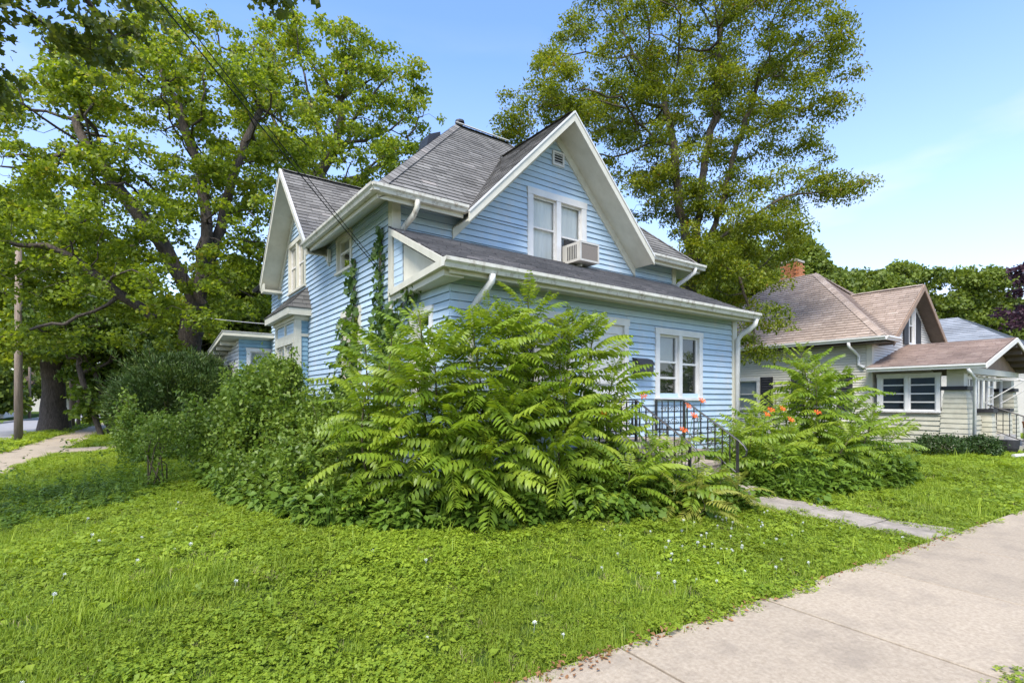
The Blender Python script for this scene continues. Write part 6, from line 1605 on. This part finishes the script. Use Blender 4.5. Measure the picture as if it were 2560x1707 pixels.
bed([(5.5, 3.75), (6.3, 3.55), (6.62, 3.9), (6.6, 4.25), (5.6, 4.4)], 130, 'creeping_weeds', 'knee high weeds crowding the sumac side of the lowest step', WP, (0.7, 1.1), [.28, .2, .2, .22, .1], 5)
bed([(7.18, 3.75), (7.7, 3.35), (8.1, 3.6), (8.0, 5.0), (7.2, 5.2)], 150, 'creeping_weeds', 'knee high weeds crowding the window side of the steps', WP, (0.8, 1.3), [.26, .24, .2, .2, .1], 6)
bed([(1.1, 7.4), (1.8, 6.3), (2.9, 7.5), (2.8, 11.5), (1.2, 11.6), (1.0, 9.5)], 440, 'creeping_weeds', 'creeping weeds under the light green shrub beside the bay', WP, (0.8, 1.3), [.3, .25, .25, .1, .1], 2)
bed([(7.35, 5.5), (7.4, 4.0), (8.2, 3.55), (9.6, 3.2), (11.0, 3.2), (11.6, 3.9), (10.6, 5.2), (9.2, 5.6)], 760, 'creeping_weeds', 'tangled weeds and long grass between the steps and the neighbouring lawn', WP, (0.9, 1.5), [.24, .24, .2, .2, .12], 3)
WD = [clover_tuft('cover', 40, 0.14, 0.10, 0.026, M['weed']), weed_sprig('cover', 40, 0.14, 0.075, M['weed'], 0.15), weed_sprig('cover', 26, 0.42, 0.035, M['weed'], 0.03), weed_sprig('cover', 36, 0.25, 0.06, M['weed'], 0.08)]
bed([(-2.35, 9.2), (-1.4, 8.2), (0.0, 8.7), (0.6, 9.6), (0.3, 10.6), (-0.6, 11.4), (-2.2, 11.6), (-2.6, 10.6)], 620, 'ground_cover', 'dark leafy ground cover patch with thin weed spires on the side lawn', WD, (0.5, 0.95), [.42, .32, .16, .10], 4, 'ground cover')
def spires(seed):
    rng = np.random.default_rng(seed); n = 70
    x = rng.uniform(-2.4, 0.9, n); y = rng.uniform(8.8, 12.5, n)
    S = [weed_sprig('spire', 44, 0.75, 0.05, M['weed'], 0.035), weed_sprig('spire', 30, 0.6, 0.04, M['weed'], 0.02)]
    o = scatter('weed_spires', np.stack([x, y, gz(x, y)], 1), np.stack([rng.normal(size=n) * .1, rng.normal(size=n) * .1, rng.uniform(0, 6, n)], 1), rng.uniform(0.6, 1.2, n), rng.integers(0, 2, n), S)
    tag(o, 'thin upright weed spires above the dark ground cover', 'weeds')
spires(9)
# clover blossoms
def blossom(name):
    mb = MB()
    mb.tube([(0, 0, 0), (0, 0, 0.065)], 0.0012, 4, 0.2)
    for k in range(16):
        a = k * 2.4; z = 0.065 + 0.02 * (k / 16); r = 0.012 * math.sin(math.pi * (0.25 + 0.65 * k / 16))
        p = Vector((math.cos(a) * r, math.sin(a) * r, z)); q = p + Vector((math.cos(a) * 0.006, math.sin(a) * 0.006, 0.008)); s = Vector((-math.sin(a), math.cos(a), 0)) * 0.003
        mb.add([p - s, p + s, q + s, q - s], [(0, 1, 2, 3)], R.random())
    return mb.mesh(name, M['white_fl'], attr=True)
n = 55
fx, fy, fd = sector(n, 1.8, 8, 0.75, trng)
ex = trng.normal(size=(70, 2)) * np.array([0.8, 0.45]) + np.array([5.2, 3.2])
fx = np.concatenate([fx, ex[:, 0]]); fy = np.concatenate([fy, ex[:, 1]])
m = lawn_ok(fx, fy, 0.0); fx, fy = fx[m], fy[m]
o = scatter('clover_blossom', np.stack([fx, fy, gz(fx, fy)], 1), np.stack([trng.normal(size=len(fx)) * .2, trng.normal(size=len(fx)) * .2, trng.uniform(0, 6, len(fx))], 1), trng.uniform(0.5, 0.95, len(fx)), np.zeros(len(fx), int), [blossom('blossom')])
tag(o, 'white clover blossoms dotted over the lawn', 'clover')
# dry leaves along the pavement edge
def dry(name, L):
    mb = MB(); mb.add([(0, 0, 0.004), (L * .4, L * .3, 0.02), (L, 0, 0.008), (L * .45, -L * .28, 0.014), (L * .45, 0, 0.002)], [(0, 4, 1), (1, 4, 2), (2, 4, 3), (3, 4, 0)], R.random()); return mb.mesh(name, M['dryleaf'], attr=True)
n = 240
aa = np.concatenate([trng.uniform(1.0, 8.5, n), trng.normal(2.2, 0.5, 120)]); bb = FRONT_FAR - 0.03 + trng.normal(size=len(aa)) * 0.045
lx_, ly2 = unstreet(aa, bb)
o = scatter('dry_leaf_litter', np.stack([lx_, ly2, np.full(len(aa), 0.026)], 1), np.stack([trng.normal(size=len(aa)) * .3, trng.normal(size=len(aa)) * .3, trng.uniform(0, 6.28, len(aa))], 1), trng.uniform(0.3, 0.9, len(aa)), trng.integers(0, 3, len(aa)), [dry('dry', 0.045), dry('dry', 0.06), dry('dry', 0.03)])
tag(o, 'brown dry leaves gathered along the pavement edge', 'leaves')
